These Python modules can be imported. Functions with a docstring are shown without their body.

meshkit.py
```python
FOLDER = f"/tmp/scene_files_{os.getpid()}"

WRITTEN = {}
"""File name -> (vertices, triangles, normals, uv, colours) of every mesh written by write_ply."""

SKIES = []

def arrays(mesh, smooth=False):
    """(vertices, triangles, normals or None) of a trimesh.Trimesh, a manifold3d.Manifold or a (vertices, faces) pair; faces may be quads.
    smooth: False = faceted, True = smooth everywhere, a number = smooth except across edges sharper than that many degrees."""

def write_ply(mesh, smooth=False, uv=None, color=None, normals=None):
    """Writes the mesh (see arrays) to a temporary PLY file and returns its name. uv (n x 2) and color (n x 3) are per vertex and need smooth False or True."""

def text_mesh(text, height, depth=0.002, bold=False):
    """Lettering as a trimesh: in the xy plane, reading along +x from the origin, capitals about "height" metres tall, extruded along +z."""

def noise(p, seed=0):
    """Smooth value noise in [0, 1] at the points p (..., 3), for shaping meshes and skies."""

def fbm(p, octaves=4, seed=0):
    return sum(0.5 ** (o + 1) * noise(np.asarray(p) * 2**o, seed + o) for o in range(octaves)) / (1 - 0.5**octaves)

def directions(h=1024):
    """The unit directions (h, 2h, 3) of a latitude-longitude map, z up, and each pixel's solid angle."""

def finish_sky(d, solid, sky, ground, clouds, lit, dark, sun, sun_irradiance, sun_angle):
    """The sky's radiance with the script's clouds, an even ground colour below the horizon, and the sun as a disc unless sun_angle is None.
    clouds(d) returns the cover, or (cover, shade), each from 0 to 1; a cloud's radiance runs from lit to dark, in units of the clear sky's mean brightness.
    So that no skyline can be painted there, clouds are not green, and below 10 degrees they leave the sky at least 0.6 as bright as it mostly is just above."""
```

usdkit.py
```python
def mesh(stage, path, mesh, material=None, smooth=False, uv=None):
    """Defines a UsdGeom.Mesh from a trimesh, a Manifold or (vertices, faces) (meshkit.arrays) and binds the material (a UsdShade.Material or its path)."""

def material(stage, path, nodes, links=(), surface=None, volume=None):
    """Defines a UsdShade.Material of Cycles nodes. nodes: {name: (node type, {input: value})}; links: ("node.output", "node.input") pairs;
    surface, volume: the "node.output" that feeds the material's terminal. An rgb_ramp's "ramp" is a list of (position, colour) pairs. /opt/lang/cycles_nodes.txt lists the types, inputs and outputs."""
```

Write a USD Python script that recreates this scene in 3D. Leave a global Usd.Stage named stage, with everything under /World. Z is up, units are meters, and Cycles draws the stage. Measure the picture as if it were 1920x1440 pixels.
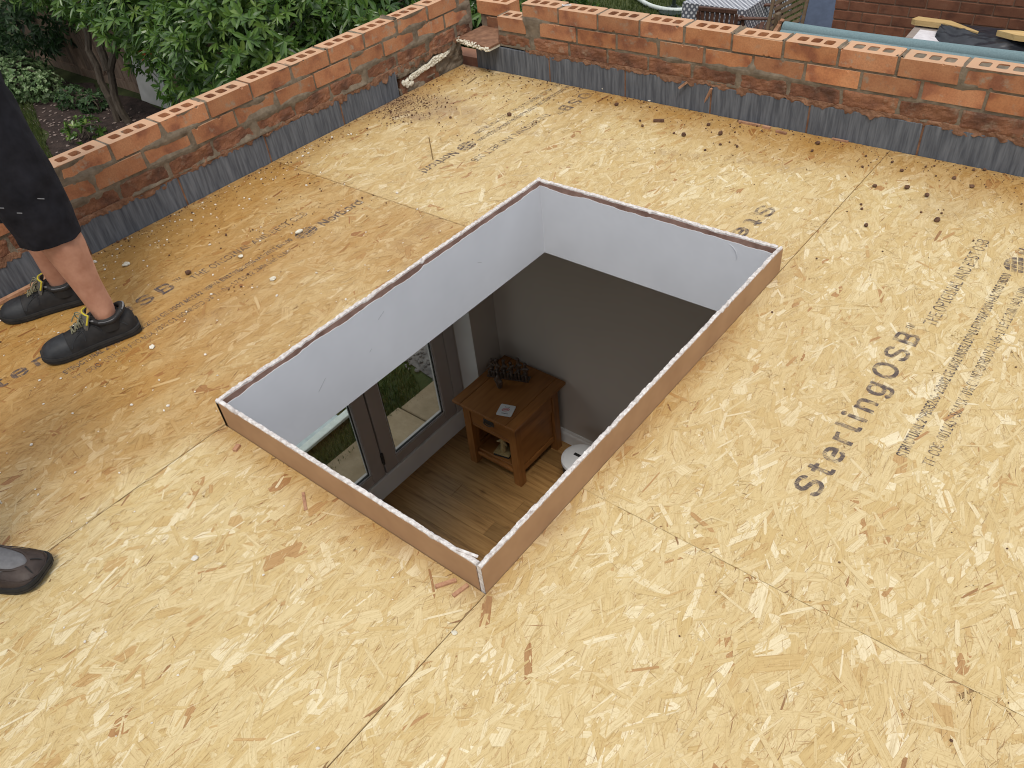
import math
import numpy as np
import trimesh
import shapely.geometry as sg
import manifold3d as m3
import meshkit
import usdkit
from pxr import Usd, UsdGeom, UsdLux, UsdShade, Gf, Sdf, Vt

stage = Usd.Stage.CreateInMemory()
UsdGeom.SetStageUpAxis(stage, UsdGeom.Tokens.z)
UsdGeom.SetStageMetersPerUnit(stage, 1.0)
UsdGeom.Xform.Define(stage, '/World')
stage.SetDefaultPrim(stage.GetPrimAtPath('/World'))
UsdGeom.Scope.Define(stage, '/World/Looks')

# ------------------------------------------------------------------ camera, sky, sun, exposure
EXPOSURE = 0.74
SKY = 0.11
SUN = 0.30
SUN_DIR = np.array([0.38, -0.42, 1.15]); SUN_DIR /= np.linalg.norm(SUN_DIR)     # towards the sun
CAM_POS = (1.786, -0.684, 1.518)
CAM_ROT = [[0.77752, 0.62221, -0.0912], [-0.35785, 0.55702, 0.74945], [0.51712, -0.55008, 0.65575]]   # right, up, back
q_, _r = np.linalg.qr(np.array(CAM_ROT).T)
q_ = (q_ * np.sign(np.diag(_r))).T
cam = UsdGeom.Camera.Define(stage, '/World/camera')
mm = Gf.Matrix4d(1.0)
for i in range(3):
    mm.SetRow(i, Gf.Vec4d(*map(float, q_[i]), 0.0))
mm.SetRow(3, Gf.Vec4d(*CAM_POS, 1.0))
cam.AddTransformOp().Set(mm)
cam.CreateHorizontalApertureAttr(36.0)
cam.CreateVerticalApertureAttr(27.0)
cam.CreateFocalLengthAttr(28.02)
cam.CreateClippingRangeAttr(Gf.Vec2f(0.05, 2000.0))
cam.CreateExposureAttr(EXPOSURE)

M = {}


def mat(name, nodes, links, surface='p.BSDF'):
    M[name] = usdkit.material(stage, '/World/Looks/' + name, nodes, links, surface=surface)
    return M[name]


el = math.asin(SUN_DIR[2])
rot = math.atan2(SUN_DIR[0], SUN_DIR[1])
mat('sky', {
    'sky': ('sky_texture', {'sky_type': 'single_scattering', 'sun_disc': False, 'sun_elevation': el, 'sun_rotation': rot, 'altitude': 100.0, 'air_density': 1.0, 'aerosol_density': 2.0, 'ozone_density': 1.0}),
    'tc': ('texture_coordinate', {}),
    'n': ('noise_texture', {'scale': 2.2, 'detail': 6.0, 'roughness': 0.6}),
    'r': ('rgb_ramp', {'ramp': [(0.0, (0.55,) * 3), (0.45, (0.75,) * 3), (0.75, (0.95,) * 3)]}),
    'cl': ('rgb_ramp', {'ramp': [(0.25, (4.6, 4.8, 5.0)), (0.8, (7.6, 7.6, 7.6))]}),
    'xyz': ('separate_xyz', {}),
    'gr': ('map_range', {'from_min': 0.0, 'from_max': 1.0, 'to_min': 0.42, 'to_max': 1.18, 'clamp': True}),
    'cg': ('mix_color', {'blend_type': 'multiply', 'fac': 1.0, 'use_clamp': False}),
    'mx': ('mix_color', {'blend_type': 'mix', 'use_clamp': False}),
    'bg': ('background_shader', {'strength': SKY}),
}, [('tc.generated', 'n.vector'), ('n.fac', 'r.fac'), ('n.fac', 'cl.fac'), ('r.color', 'mx.fac'), ('sky.color', 'mx.a'), ('tc.generated', 'xyz.vector'), ('xyz.z', 'gr.value'), ('cl.color', 'cg.a'), ('gr.result', 'cg.b'), ('cg.result', 'mx.b'), ('mx.result', 'bg.color')], surface='bg.background')
dome = UsdLux.DomeLight.Define(stage, '/World/sky')
UsdShade.MaterialBindingAPI.Apply(dome.GetPrim()).Bind(M['sky'])
dome.GetPrim().SetCustomDataByKey('kind', 'structure')
sun = UsdLux.DistantLight.Define(stage, '/World/sun')
sun.CreateNormalizeAttr(True) if hasattr(sun, 'CreateNormalizeAttr') else None
sun.CreateIntensityAttr(SUN)
sun.CreateAngleAttr(14.0)
sun.CreateColorAttr(Gf.Vec3f(1.0, 0.95, 0.87))
zz = SUN_DIR
xx = np.cross([0, 0, 1.0], zz); xx /= np.linalg.norm(xx)
yy = np.cross(zz, xx)
sm = Gf.Matrix4d(1.0)
for i, a in enumerate((xx, yy, zz)):
    sm.SetRow(i, Gf.Vec4d(*map(float, a), 0.0))
sun.AddTransformOp().Set(sm)

# ------------------------------------------------------------------ helpers
USED = {}


def numbered(parent, name):
    k = (str(parent), name)
    n = USED.get(k, 0)
    USED[k] = n + 1
    return name if n == 0 else '%s_%03d' % (name, n)


def tag(prim, label=None, cat=None, group=None, kind=None):
    for k, v in (('label', label), ('category', cat), ('group', group), ('kind', kind)):
        if v:
            prim.SetCustomDataByKey(k, v)
    return prim


def thing(name, label=None, cat=None, loc=(0, 0, 0), rotz=0.0, group=None, kind=None):
    x = UsdGeom.Xform.Define(stage, '/World/' + numbered('/World', name))
    x.AddTranslateOp().Set(Gf.Vec3d(*map(float, loc)))
    if rotz:
        x.AddRotateZOp().Set(math.degrees(rotz))
    return tag(x.GetPrim(), label, cat, group, kind)


def obj(name, mesh, m, parent=None, smooth=False, uv=None, label=None, cat=None, group=None, kind=None, attr=None):
    pp = '/World' if parent is None else str(parent.GetPath())
    p = usdkit.mesh(stage, pp + '/' + numbered(pp, name), mesh, M[m], smooth, uv)
    if attr is not None:
        UsdGeom.PrimvarsAPI(p).CreatePrimvar('tint', Sdf.ValueTypeNames.Color3fArray, 'vertex').Set(Vt.Vec3fArray.FromNumpy(np.asarray(attr, np.float32)))
    return tag(p.GetPrim(), label, cat, group, kind)


def place_copy(root, name, loc, rotz=0.0, label=None, group=None):
    x = UsdGeom.Xform.Define(stage, '/World/' + numbered('/World', name))
    x.GetPrim().GetReferences().AddInternalReference(root.GetPath())
    x.ClearXformOpOrder()
    x.GetPrim().GetAttribute('xformOp:translate').Set(Gf.Vec3d(*map(float, loc)))
    x.GetPrim().CreateAttribute('xformOp:rotateZ', Sdf.ValueTypeNames.Float).Set(math.degrees(rotz))
    x.GetPrim().GetAttribute('xformOpOrder').Set(Vt.TokenArray(['xformOp:translate', 'xformOp:rotateZ']))
    x.GetPrim().SetInstanceable(True)
    was = root.GetCustomData()
    return tag(x.GetPrim(), label or was.get('label'), was.get('category'), group or was.get('group'))


def box(x0, x1, y0, y1, z0, z1):
    b = trimesh.creation.box([x1 - x0, y1 - y0, z1 - z0])
    b.apply_translation([(x0 + x1) / 2, (y0 + y1) / 2, (z0 + z1) / 2])
    return b


def tri(m):
    a = m.to_mesh()
    return trimesh.Trimesh(np.array(a.vert_properties[:, :3]), np.array(a.tri_verts), process=False)


def bbox(x0, x1, y0, y1, z0, z1, r=0.003):
    """box with chamfered edges"""
    pts = []
    for x, sx in ((x0, 1), (x1, -1)):
        for y, sy in ((y0, 1), (y1, -1)):
            for z, sz in ((z0, 1), (z1, -1)):
                pts += [(x, y + sy * r, z + sz * r), (x + sx * r, y, z + sz * r), (x + sx * r, y + sy * r, z)]
    return trimesh.convex.convex_hull(np.array(pts))


def cat_(ms):
    return trimesh.util.concatenate([m for m in ms])


def tube(pts, rad, seg=8, cap=True):
    pts = np.array(pts, float)
    n = len(pts)
    rad = np.broadcast_to(np.asarray(rad, float), (n,))
    t = np.gradient(pts, axis=0)
    t /= np.linalg.norm(t, axis=1, keepdims=True) + 1e-12
    ref = np.array([0, 0, 1.0]) if abs(t[0][2]) < 0.9 else np.array([1.0, 0, 0])
    v = []
    u = np.cross(t[0], ref); u /= np.linalg.norm(u)
    for i in range(n):
        u = u - t[i] * (u @ t[i]); u /= np.linalg.norm(u) + 1e-12
        w = np.cross(t[i], u)
        a = np.linspace(0, 2 * np.pi, seg, endpoint=False)
        v.append(pts[i] + rad[i] * (np.cos(a)[:, None] * u + np.sin(a)[:, None] * w))
    v = np.vstack(v)
    f = []
    for i in range(n - 1):
        for k in range(seg):
            a, b = i * seg + k, i * seg + (k + 1) % seg
            f += [(a, b, b + seg), (a, b + seg, a + seg)]
    if cap:
        v = np.vstack([v, pts[0], pts[-1]])
        c0, c1 = len(v) - 2, len(v) - 1
        for k in range(seg):
            f += [(c0, (k + 1) % seg, k), (c1, (n - 1) * seg + k, (n - 1) * seg + (k + 1) % seg)]
    return trimesh.Trimesh(v, np.array(f), process=False)


def spline(p, n=24):
    from scipy.interpolate import CubicSpline
    p = np.array(p, float)
    s = np.r_[0, np.cumsum(np.linalg.norm(np.diff(p, axis=0), axis=1))]
    return CubicSpline(s, p)(np.linspace(0, s[-1], n))


def grid(P):
    """P: (a, b, 3) array of points -> trimesh"""
    a, b = P.shape[:2]
    i = np.arange(a * b).reshape(a, b)
    q = np.stack([i[:-1, :-1], i[1:, :-1], i[1:, 1:], i[:-1, 1:]], -1).reshape(-1, 4)
    return trimesh.Trimesh(P.reshape(-1, 3), np.vstack([q[:, [0, 1, 2]], q[:, [0, 2, 3]]]), process=False)


def lump(rng, size, flat=0.7, sub=1):
    s = trimesh.creation.icosphere(subdivisions=sub)
    v = np.array(s.vertices)
    v *= (0.75 + 0.5 * meshkit.noise(v * 1.7 + rng.uniform(0, 50, 3), 3))[:, None]
    v *= np.array([1, rng.uniform(0.65, 1), flat]) * size
    a = rng.uniform(0, 2 * np.pi)
    v = v @ np.array([[np.cos(a), np.sin(a), 0], [-np.sin(a), np.cos(a), 0], [0, 0, 1]])
    v[:, 2] -= v[:, 2].min()
    return trimesh.Trimesh(v, s.faces, process=False)


def scatter_mesh(rng, pts, sizes, z=0.0, flat=0.6):
    """many tiny irregular lumps as one mesh"""
    base = [lump(np.random.default_rng(k), 1.0, flat, 0) for k in range(6)]
    vs, fs, n = [], [], 0
    kk = rng.integers(0, 6, len(pts))
    for k in range(6):
        idx = np.where(kk == k)[0]
        if not len(idx):
            continue
        b = np.array(base[k].vertices)
        a = rng.uniform(0, 2 * np.pi, len(idx))
        c, s = np.cos(a)[:, None], np.sin(a)[:, None]
        x = (b[None, :, 0] * c - b[None, :, 1] * s) * sizes[idx, None] + pts[idx, 0, None]
        y = (b[None, :, 0] * s + b[None, :, 1] * c) * sizes[idx, None] + pts[idx, 1, None]
        zc = b[None, :, 2] * sizes[idx, None] + (pts[idx, 2, None] if pts.shape[1] > 2 else z)
        vs.append(np.stack([x, y, zc], -1).reshape(-1, 3))
        f = np.array(base[k].faces)
        fs.append((f[None] + (np.arange(len(idx)) * len(b))[:, None, None]).reshape(-1, 3) + n)
        n += len(idx) * len(b)
    return trimesh.Trimesh(np.vstack(vs), np.vstack(fs), process=False)


# ------------------------------------------------------------------ materials
def noisy(name, c0, c1, scale=8.0, rough=0.8, detail=5.0, bump=0.0, bscale=60.0, stretch=(1, 1, 1), spec=0.3, space='position', lo=0.3, hi=0.7, rnd=0.0, bdist=0.01):
    nodes = {
        'g': ('geometry', {}), 'tc': ('texture_coordinate', {}),
        'mp': ('mapping', {'scale': stretch}),
        'n': ('noise_texture', {'scale': scale, 'detail': detail, 'roughness': 0.6}),
        'r': ('rgb_ramp', {'ramp': [(lo, c0), (hi, c1)]}),
        'p': ('principled_bsdf', {'roughness': rough, 'specular_ior_level': spec}),
    }
    links = [('g.position', 'mp.vector') if space == 'position' else ('tc.object', 'mp.vector'), ('mp.vector', 'n.vector'), ('n.fac', 'r.fac')]
    src = 'r.color'
    if rnd:
        nodes['oi'] = ('object_info', {})
        nodes['rr'] = ('map_range', {'from_min': 0.0, 'from_max': 1.0, 'to_min': 1 - rnd, 'to_max': 1 + rnd})
        nodes['hs'] = ('hsv', {'hue': 0.5, 'saturation': 1.0, 'fac': 1.0})
        links += [('oi.random', 'rr.value'), ('rr.result', 'hs.value'), ('r.color', 'hs.color')]
        src = 'hs.color'
    links.append((src, 'p.base_color'))
    if bump:
        nodes['n2'] = ('noise_texture', {'scale': bscale, 'detail': 6.0, 'roughness': 0.65})
        nodes['b'] = ('bump', {'strength': bump, 'distance': bdist})
        links += [('mp.vector', 'n2.vector'), ('n2.fac', 'b.height'), ('b.normal', 'p.normal')]
    return mat(name, nodes, links)


# osb strands: tint = (tone, stain, dirt); uv = (length in metres, 0..1 across)
mat('osb_strand', {
    'at': ('attribute', {'attribute': 'tint'}),
    'sp': ('separate_color', {}),
    'tone': ('rgb_ramp', {'ramp': [(0.0, (0.20, 0.11, 0.05)), (0.03, (0.39, 0.22, 0.09)), (0.06, (0.49, 0.325, 0.14)), (0.2, (0.545, 0.41, 0.185)), (0.55, (0.595, 0.475, 0.248)), (0.85, (0.645, 0.54, 0.315)), (1.0, (0.73, 0.66, 0.465))]}),
    'tc': ('texture_coordinate', {}),
    'mp': ('mapping', {'scale': (14.0, 9.0, 1.0)}),
    'gr': ('noise_texture', {'scale': 1.0, 'detail': 4.0, 'roughness': 0.65}),
    'grr': ('rgb_ramp', {'ramp': [(0.30, (0.68, 0.60, 0.48)), (0.44, (0.93, 0.91, 0.87)), (0.55, (1.0, 1.0, 1.0)), (0.75, (1.08, 1.08, 1.10))]}),
    'm1': ('mix_color', {'blend_type': 'multiply', 'fac': 1.0, 'use_clamp': False}),
    'uvs': ('separate_xyz', {}),
    'ab': ('math', {'math_type': 'subtract', 'value2': 0.5}),
    'ab2': ('math', {'math_type': 'absolute'}),
    'edge': ('map_range', {'from_min': 0.40, 'from_max': 0.5, 'to_min': 0.0, 'to_max': 1.0, 'clamp': True}),
    'em': ('mix_color', {'blend_type': 'multiply', 'b': (0.72, 0.58, 0.42)}),
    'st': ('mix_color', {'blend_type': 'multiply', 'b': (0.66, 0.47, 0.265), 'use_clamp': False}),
    'g': ('geometry', {}),
    'dn': ('noise_texture', {'scale': 260.0, 'detail': 3.0}),
    'dr': ('rgb_ramp', {'ramp': [(0.25, (0.62, 0.52, 0.42)), (0.42, (1.0, 1.0, 1.0))]}),
    'dm': ('mix_color', {'blend_type': 'multiply', 'fac': 0.7, 'use_clamp': False}),
    'di': ('mix_color', {'blend_type': 'mix', 'b': (0.25, 0.16, 0.10)}),
    'p': ('principled_bsdf', {'roughness': 0.50, 'specular_ior_level': 0.42}),
}, [('at.color', 'sp.color'), ('sp.r', 'tone.fac'), ('tc.UV', 'mp.vector'), ('mp.vector', 'gr.vector'), ('gr.fac', 'grr.fac'),
    ('tone.color', 'm1.a'), ('grr.color', 'm1.b'), ('tc.UV', 'uvs.vector'), ('uvs.y', 'ab.value1'), ('ab.value', 'ab2.value1'), ('ab2.value', 'edge.value'),
    ('m1.result', 'em.a'), ('edge.result', 'em.fac'), ('em.result', 'st.a'), ('sp.g', 'st.fac'), ('g.position', 'dn.vector'), ('dn.fac', 'dr.fac'),
    ('st.result', 'dm.a'), ('dr.color', 'dm.b'), ('dm.result', 'di.a'), ('sp.b', 'di.fac'), ('di.result', 'p.base_color')])
noisy('osb_core', (0.20, 0.12, 0.055), (0.32, 0.21, 0.10), 60, 0.85)
# printed ink, broken by the grain
mat('ink', {
    'g': ('geometry', {}),
    'mp': ('mapping', {'scale': (50.0, 520.0, 1.0)}),
    'n': ('noise_texture', {'scale': 1.0, 'detail': 3.0, 'roughness': 0.6}),
    'n2': ('noise_texture', {'scale': 38.0, 'detail': 4.0}),
    'ad': ('math', {'math_type': 'add'}),
    'r': ('map_range', {'from_min': 0.84, 'from_max': 1.12, 'to_min': 0.72, 'to_max': 0.05, 'clamp': True}),
    'p': ('principled_bsdf', {'base_color': (0.085, 0.066, 0.060), 'roughness': 0.8, 'specular_ior_level': 0.1}),
    't': ('transparent_bsdf', {}),
    'mx': ('mix_closure', {}),
}, [('g.position', 'mp.vector'), ('mp.vector', 'n.vector'), ('g.position', 'n2.vector'), ('n.fac', 'ad.value1'), ('n2.fac', 'ad.value2'), ('ad.value', 'r.value'), ('r.result', 'mx.fac'), ('t.BSDF', 'mx.closure1'), ('p.BSDF', 'mx.closure2')], surface='mx.closure')


def brick_mat(name, a, b, c, bump=0.25, smear=0.45, dust=0.62):
    """fired clay with darker kiln bands along the face and grey mortar smears"""
    mat(name, {
        'g': ('geometry', {}), 'oi': ('object_info', {}), 'tc': ('texture_coordinate', {}),
        'off': ('mix_vector', {'fac': 0.0}),
        'n': ('noise_texture', {'scale': 11.0, 'detail': 3.0}),
        'r': ('rgb_ramp', {'ramp': [(0.35, a), (0.55, b), (0.68, c)]}),
        'nf': ('noise_texture', {'scale': 160.0, 'detail': 5.0, 'roughness': 0.7}),
        'rf': ('rgb_ramp', {'ramp': [(0.3, (0.72,) * 3), (0.6, (1.05,) * 3)]}),
        'm1': ('mix_color', {'blend_type': 'multiply', 'fac': 0.8, 'use_clamp': False}),
        'nm': ('noise_texture', {'scale': 17.0, 'detail': 6.0, 'roughness': 0.7}),
        'rm': ('map_range', {'from_min': 0.56, 'from_max': 0.68, 'to_min': 0.0, 'to_max': smear, 'clamp': True}),
        'm2': ('mix_color', {'blend_type': 'mix', 'b': (0.30, 0.235, 0.17)}),
        'rr': ('map_range', {'from_min': 0.0, 'from_max': 1.0, 'to_min': 0.80, 'to_max': 1.18}),
        'hs': ('hsv', {'hue': 0.5, 'saturation': 1.0, 'fac': 1.0}),
        'bp': ('bump', {'strength': bump, 'distance': 0.004}),
        'nz': ('separate_xyz', {}), 'up': ('map_range', {'from_min': 0.75, 'from_max': 0.95, 'to_min': 0.0, 'to_max': dust, 'clamp': True}),
        'dm': ('mix_color', {'blend_type': 'mix', 'b': (0.56, 0.37, 0.235)}),
        'p': ('principled_bsdf', {'roughness': 0.85, 'specular_ior_level': 0.25}),
    }, [('g.normal', 'nz.vector'), ('nz.z', 'up.value'), ('g.position', 'n.vector'), ('n.fac', 'r.fac'), ('g.position', 'nf.vector'), ('nf.fac', 'rf.fac'), ('r.color', 'm1.a'), ('rf.color', 'm1.b'),
        ('g.position', 'nm.vector'), ('nm.fac', 'rm.value'), ('m1.result', 'm2.a'), ('rm.result', 'm2.fac'), ('oi.random', 'rr.value'), ('rr.result', 'hs.value'),
        ('m2.result', 'hs.color'), ('hs.color', 'dm.a'), ('up.result', 'dm.fac'), ('dm.result', 'p.base_color'), ('nf.fac', 'bp.height'), ('bp.normal', 'p.normal')])


brick_mat('brick_clay', (0.46, 0.215, 0.10), (0.405, 0.17, 0.075), (0.26, 0.098, 0.05))
brick_mat('brick_clay_smeared', (0.42, 0.20, 0.10), (0.37, 0.16, 0.078), (0.25, 0.10, 0.055), smear=0.95)
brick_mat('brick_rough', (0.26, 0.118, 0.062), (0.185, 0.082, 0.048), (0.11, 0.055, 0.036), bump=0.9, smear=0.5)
brick_mat('brick_far', (0.20, 0.085, 0.048), (0.17, 0.068, 0.038), (0.12, 0.05, 0.03), smear=0.12, dust=0.1)
noisy('mortar', (0.105, 0.082, 0.058), (0.225, 0.18, 0.13), 26, 0.95, bump=0.6, bscale=220, bdist=0.004)
noisy('mortar_red', (0.13, 0.062, 0.036), (0.27, 0.145, 0.085), 30, 0.95, bump=0.6, bscale=200, bdist=0.004)
noisy('block_grey', (0.068, 0.075, 0.088), (0.215, 0.23, 0.25), 1.0, 0.85, detail=10, stretch=(85, 85, 7), bump=0.0, lo=0.36, hi=0.95)
noisy('gypsum', (0.40, 0.345, 0.315), (0.74, 0.715, 0.69), 90, 0.95, bump=0.6, bscale=180, bdist=0.004)
noisy('paper_brown', (0.305, 0.176, 0.092), (0.385, 0.232, 0.124), 7, 0.75, detail=8)
noisy('paper_maroon', (0.15, 0.085, 0.065), (0.30, 0.19, 0.15), 22, 0.8)
noisy('white_skim', (0.52, 0.53, 0.555), (0.59, 0.60, 0.625), 3, 0.6, detail=7)
noisy('wall_paint', (0.46, 0.415, 0.37), (0.48, 0.435, 0.39), 2, 0.75)
noisy('white_paint', (0.66, 0.655, 0.64), (0.72, 0.715, 0.70), 3, 0.5)
noisy('ceiling_paint', (0.68, 0.68, 0.67), (0.72, 0.72, 0.71), 2, 0.8)
noisy('door_paint', (0.37, 0.33, 0.31), (0.40, 0.36, 0.34), 4, 0.4)
noisy('black_rubber', (0.012, 0.012, 0.013), (0.02, 0.02, 0.02), 40, 0.6)
noisy('metal_dark', (0.03, 0.028, 0.026), (0.06, 0.055, 0.05), 40, 0.4)
noisy('bead_pale', (0.62, 0.66, 0.70), (0.70, 0.73, 0.76), 10, 0.35)
mat('glass_pane', {'lw': ('layer_weight', {'blend': 0.5}), 'pw': ('math', {'math_type': 'power', 'value2': 5.0}), 'f': ('math', {'math_type': 'multiply_add', 'value2': 0.95, 'value3': 0.04}), 't': ('transparent_bsdf', {'color': (0.93, 0.96, 0.94)}), 'gl': ('glossy_bsdf', {'roughness': 0.0, 'color': (1, 1, 1)}), 'mx': ('mix_closure', {})},
    [('lw.facing', 'pw.value1'), ('pw.value', 'f.value1'), ('f.value', 'mx.fac'), ('t.BSDF', 'mx.closure1'), ('gl.BSDF', 'mx.closure2')], surface='mx.closure')


def wood(name, a, b, c, sx, rough=0.5, rnd=0.15, spec=0.4):
    mat(name, {
        'tc': ('texture_coordinate', {}), 'g': ('geometry', {}), 'mp': ('mapping', {'scale': sx}),
        'n': ('noise_texture', {'scale': 1.0, 'detail': 6.0, 'roughness': 0.65, 'distortion': 0.6}),
        'r': ('rgb_ramp', {'ramp': [(0.28, a), (0.5, b), (0.72, c)]}),
        'k': ('noise_texture', {'scale': 6.0, 'detail': 2.0}),
        'kr': ('rgb_ramp', {'ramp': [(0.24, (0.45, 0.38, 0.32)), (0.34, (1, 1, 1))]}),
        'm': ('mix_color', {'blend_type': 'multiply', 'fac': 1.0}),
        'oi': ('object_info', {}), 'rr': ('map_range', {'to_min': 1 - rnd, 'to_max': 1 + rnd}), 'hs': ('hsv', {}),
        'p': ('principled_bsdf', {'roughness': rough, 'specular_ior_level': spec})},
        [('g.position', 'mp.vector'), ('mp.vector', 'n.vector'), ('n.fac', 'r.fac'), ('g.position', 'k.vector'), ('k.fac', 'kr.fac'), ('r.color', 'm.a'), ('kr.color', 'm.b'),
         ('oi.random', 'rr.value'), ('rr.result', 'hs.value'), ('m.result', 'hs.color'), ('hs.color', 'p.base_color')])


wood('oak_floor', (0.16, 0.078, 0.024), (0.30, 0.165, 0.058), (0.37, 0.215, 0.082), (3, 45, 45), 0.45, 0.22)
wood('oak_table', (0.18, 0.070, 0.018), (0.255, 0.104, 0.028), (0.30, 0.128, 0.037), (40, 4, 40), 0.42, 0.08)
wood('oak_table_cross', (0.18, 0.070, 0.018), (0.255, 0.104, 0.028), (0.30, 0.128, 0.037), (4, 40, 40), 0.42, 0.08)
wood('oak_table_leg', (0.18, 0.070, 0.018), (0.255, 0.104, 0.028), (0.30, 0.128, 0.037), (40, 40, 4), 0.42, 0.08)
wood('stick_wood', (0.22, 0.11, 0.06), (0.36, 0.19, 0.11), (0.45, 0.27, 0.16), (60, 60, 20), 0.8)
wood('pine_plank', (0.42, 0.27, 0.10), (0.52, 0.35, 0.15), (0.58, 0.42, 0.2), (5, 60, 60), 0.7)
wood('grey_ply', (0.20, 0.165, 0.145), (0.28, 0.235, 0.205), (0.33, 0.28, 0.25), (6, 50, 50), 0.85)
wood('teak_dark', (0.05, 0.022, 0.014), (0.085, 0.038, 0.024), (0.12, 0.06, 0.04), (40, 40, 5), 0.6)
wood('slat_brown', (0.075, 0.05, 0.028), (0.12, 0.08, 0.045), (0.16, 0.11, 0.065), (20, 20, 20), 0.7)
wood('fence_wood', (0.11, 0.07, 0.045), (0.17, 0.115, 0.08), (0.22, 0.155, 0.11), (30, 30, 3), 0.85, 0.2)
wood('bark', (0.035, 0.026, 0.018), (0.065, 0.05, 0.036), (0.10, 0.08, 0.06), (30, 30, 5), 0.95)
noisy('crumb_brown', (0.06, 0.032, 0.02), (0.16, 0.085, 0.05), 90, 0.95)
noisy('crumb_white', (0.62, 0.57, 0.48), (0.80, 0.77, 0.70), 60, 0.95, bump=0.5, bscale=200)
noisy('foam_white', (0.55, 0.50, 0.38), (0.80, 0.76, 0.64), 60, 0.95, bump=0.8, bscale=160, bdist=0.006)
noisy('nail_steel', (0.16, 0.11, 0.05), (0.32, 0.22, 0.10), 90, 0.45)
noisy('skin', (0.33, 0.155, 0.10), (0.45, 0.24, 0.165), 22, 0.55, detail=8, spec=0.35, bump=0.25, bscale=260, bdist=0.002)
noisy('cloth_black', (0.006, 0.006, 0.008), (0.020, 0.020, 0.026), 16, 0.92, detail=8, bump=0.5, bscale=400, bdist=0.003, spec=0.15)
noisy('cloth_grey', (0.12, 0.125, 0.13), (0.15, 0.155, 0.16), 30, 0.9)
noisy('denim', (0.03, 0.04, 0.07), (0.05, 0.065, 0.10), 50, 0.9)
noisy('shoe_black', (0.006, 0.006, 0.007), (0.026, 0.024, 0.023), 26, 0.62, bump=0.4, bscale=300, bdist=0.003)
noisy('shoe_sole', (0.010, 0.010, 0.010), (0.028, 0.026, 0.024), 40, 0.7)
noisy('shoe_toe', (0.011, 0.012, 0.014), (0.030, 0.032, 0.035), 30, 0.55, bump=0.3, bscale=300, bdist=0.003)
noisy('tongue_grey', (0.075, 0.07, 0.06), (0.12, 0.11, 0.095), 90, 0.9)
noisy('yellow_trim', (0.45, 0.38, 0.03), (0.55, 0.46, 0.05), 60, 0.8)
noisy('lace_grey', (0.12, 0.115, 0.07), (0.22, 0.21, 0.14), 200, 0.9)
noisy('grey_piping', (0.14, 0.14, 0.145), (0.20, 0.20, 0.205), 50, 0.7)
noisy('leather_grey', (0.07, 0.068, 0.07), (0.17, 0.168, 0.175), 18, 0.55, bump=0.5, bscale=120, bdist=0.003)
noisy('leather_brown', (0.022, 0.015, 0.013), (0.06, 0.043, 0.036), 22, 0.5, bump=0.4, bscale=160, bdist=0.003)
noisy('lips', (0.32, 0.12, 0.10), (0.36, 0.15, 0.12), 20, 0.5)
noisy('cloth_slate', (0.03, 0.034, 0.044), (0.045, 0.05, 0.06), 30, 0.9)
noisy('hair_brown', (0.03, 0.02, 0.012), (0.07, 0.045, 0.028), 60, 0.6)
noisy('eye_white', (0.7, 0.7, 0.68), (0.75, 0.75, 0.73), 5, 0.3)
noisy('bronze', (0.035, 0.022, 0.016), (0.09, 0.058, 0.04), 60, 0.38, spec=0.6)
noisy('gilt', (0.28, 0.20, 0.09), (0.42, 0.32, 0.16), 80, 0.4)
noisy('coaster_white', (0.62, 0.63, 0.65), (0.70, 0.71, 0.72), 30, 0.4)
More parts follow.
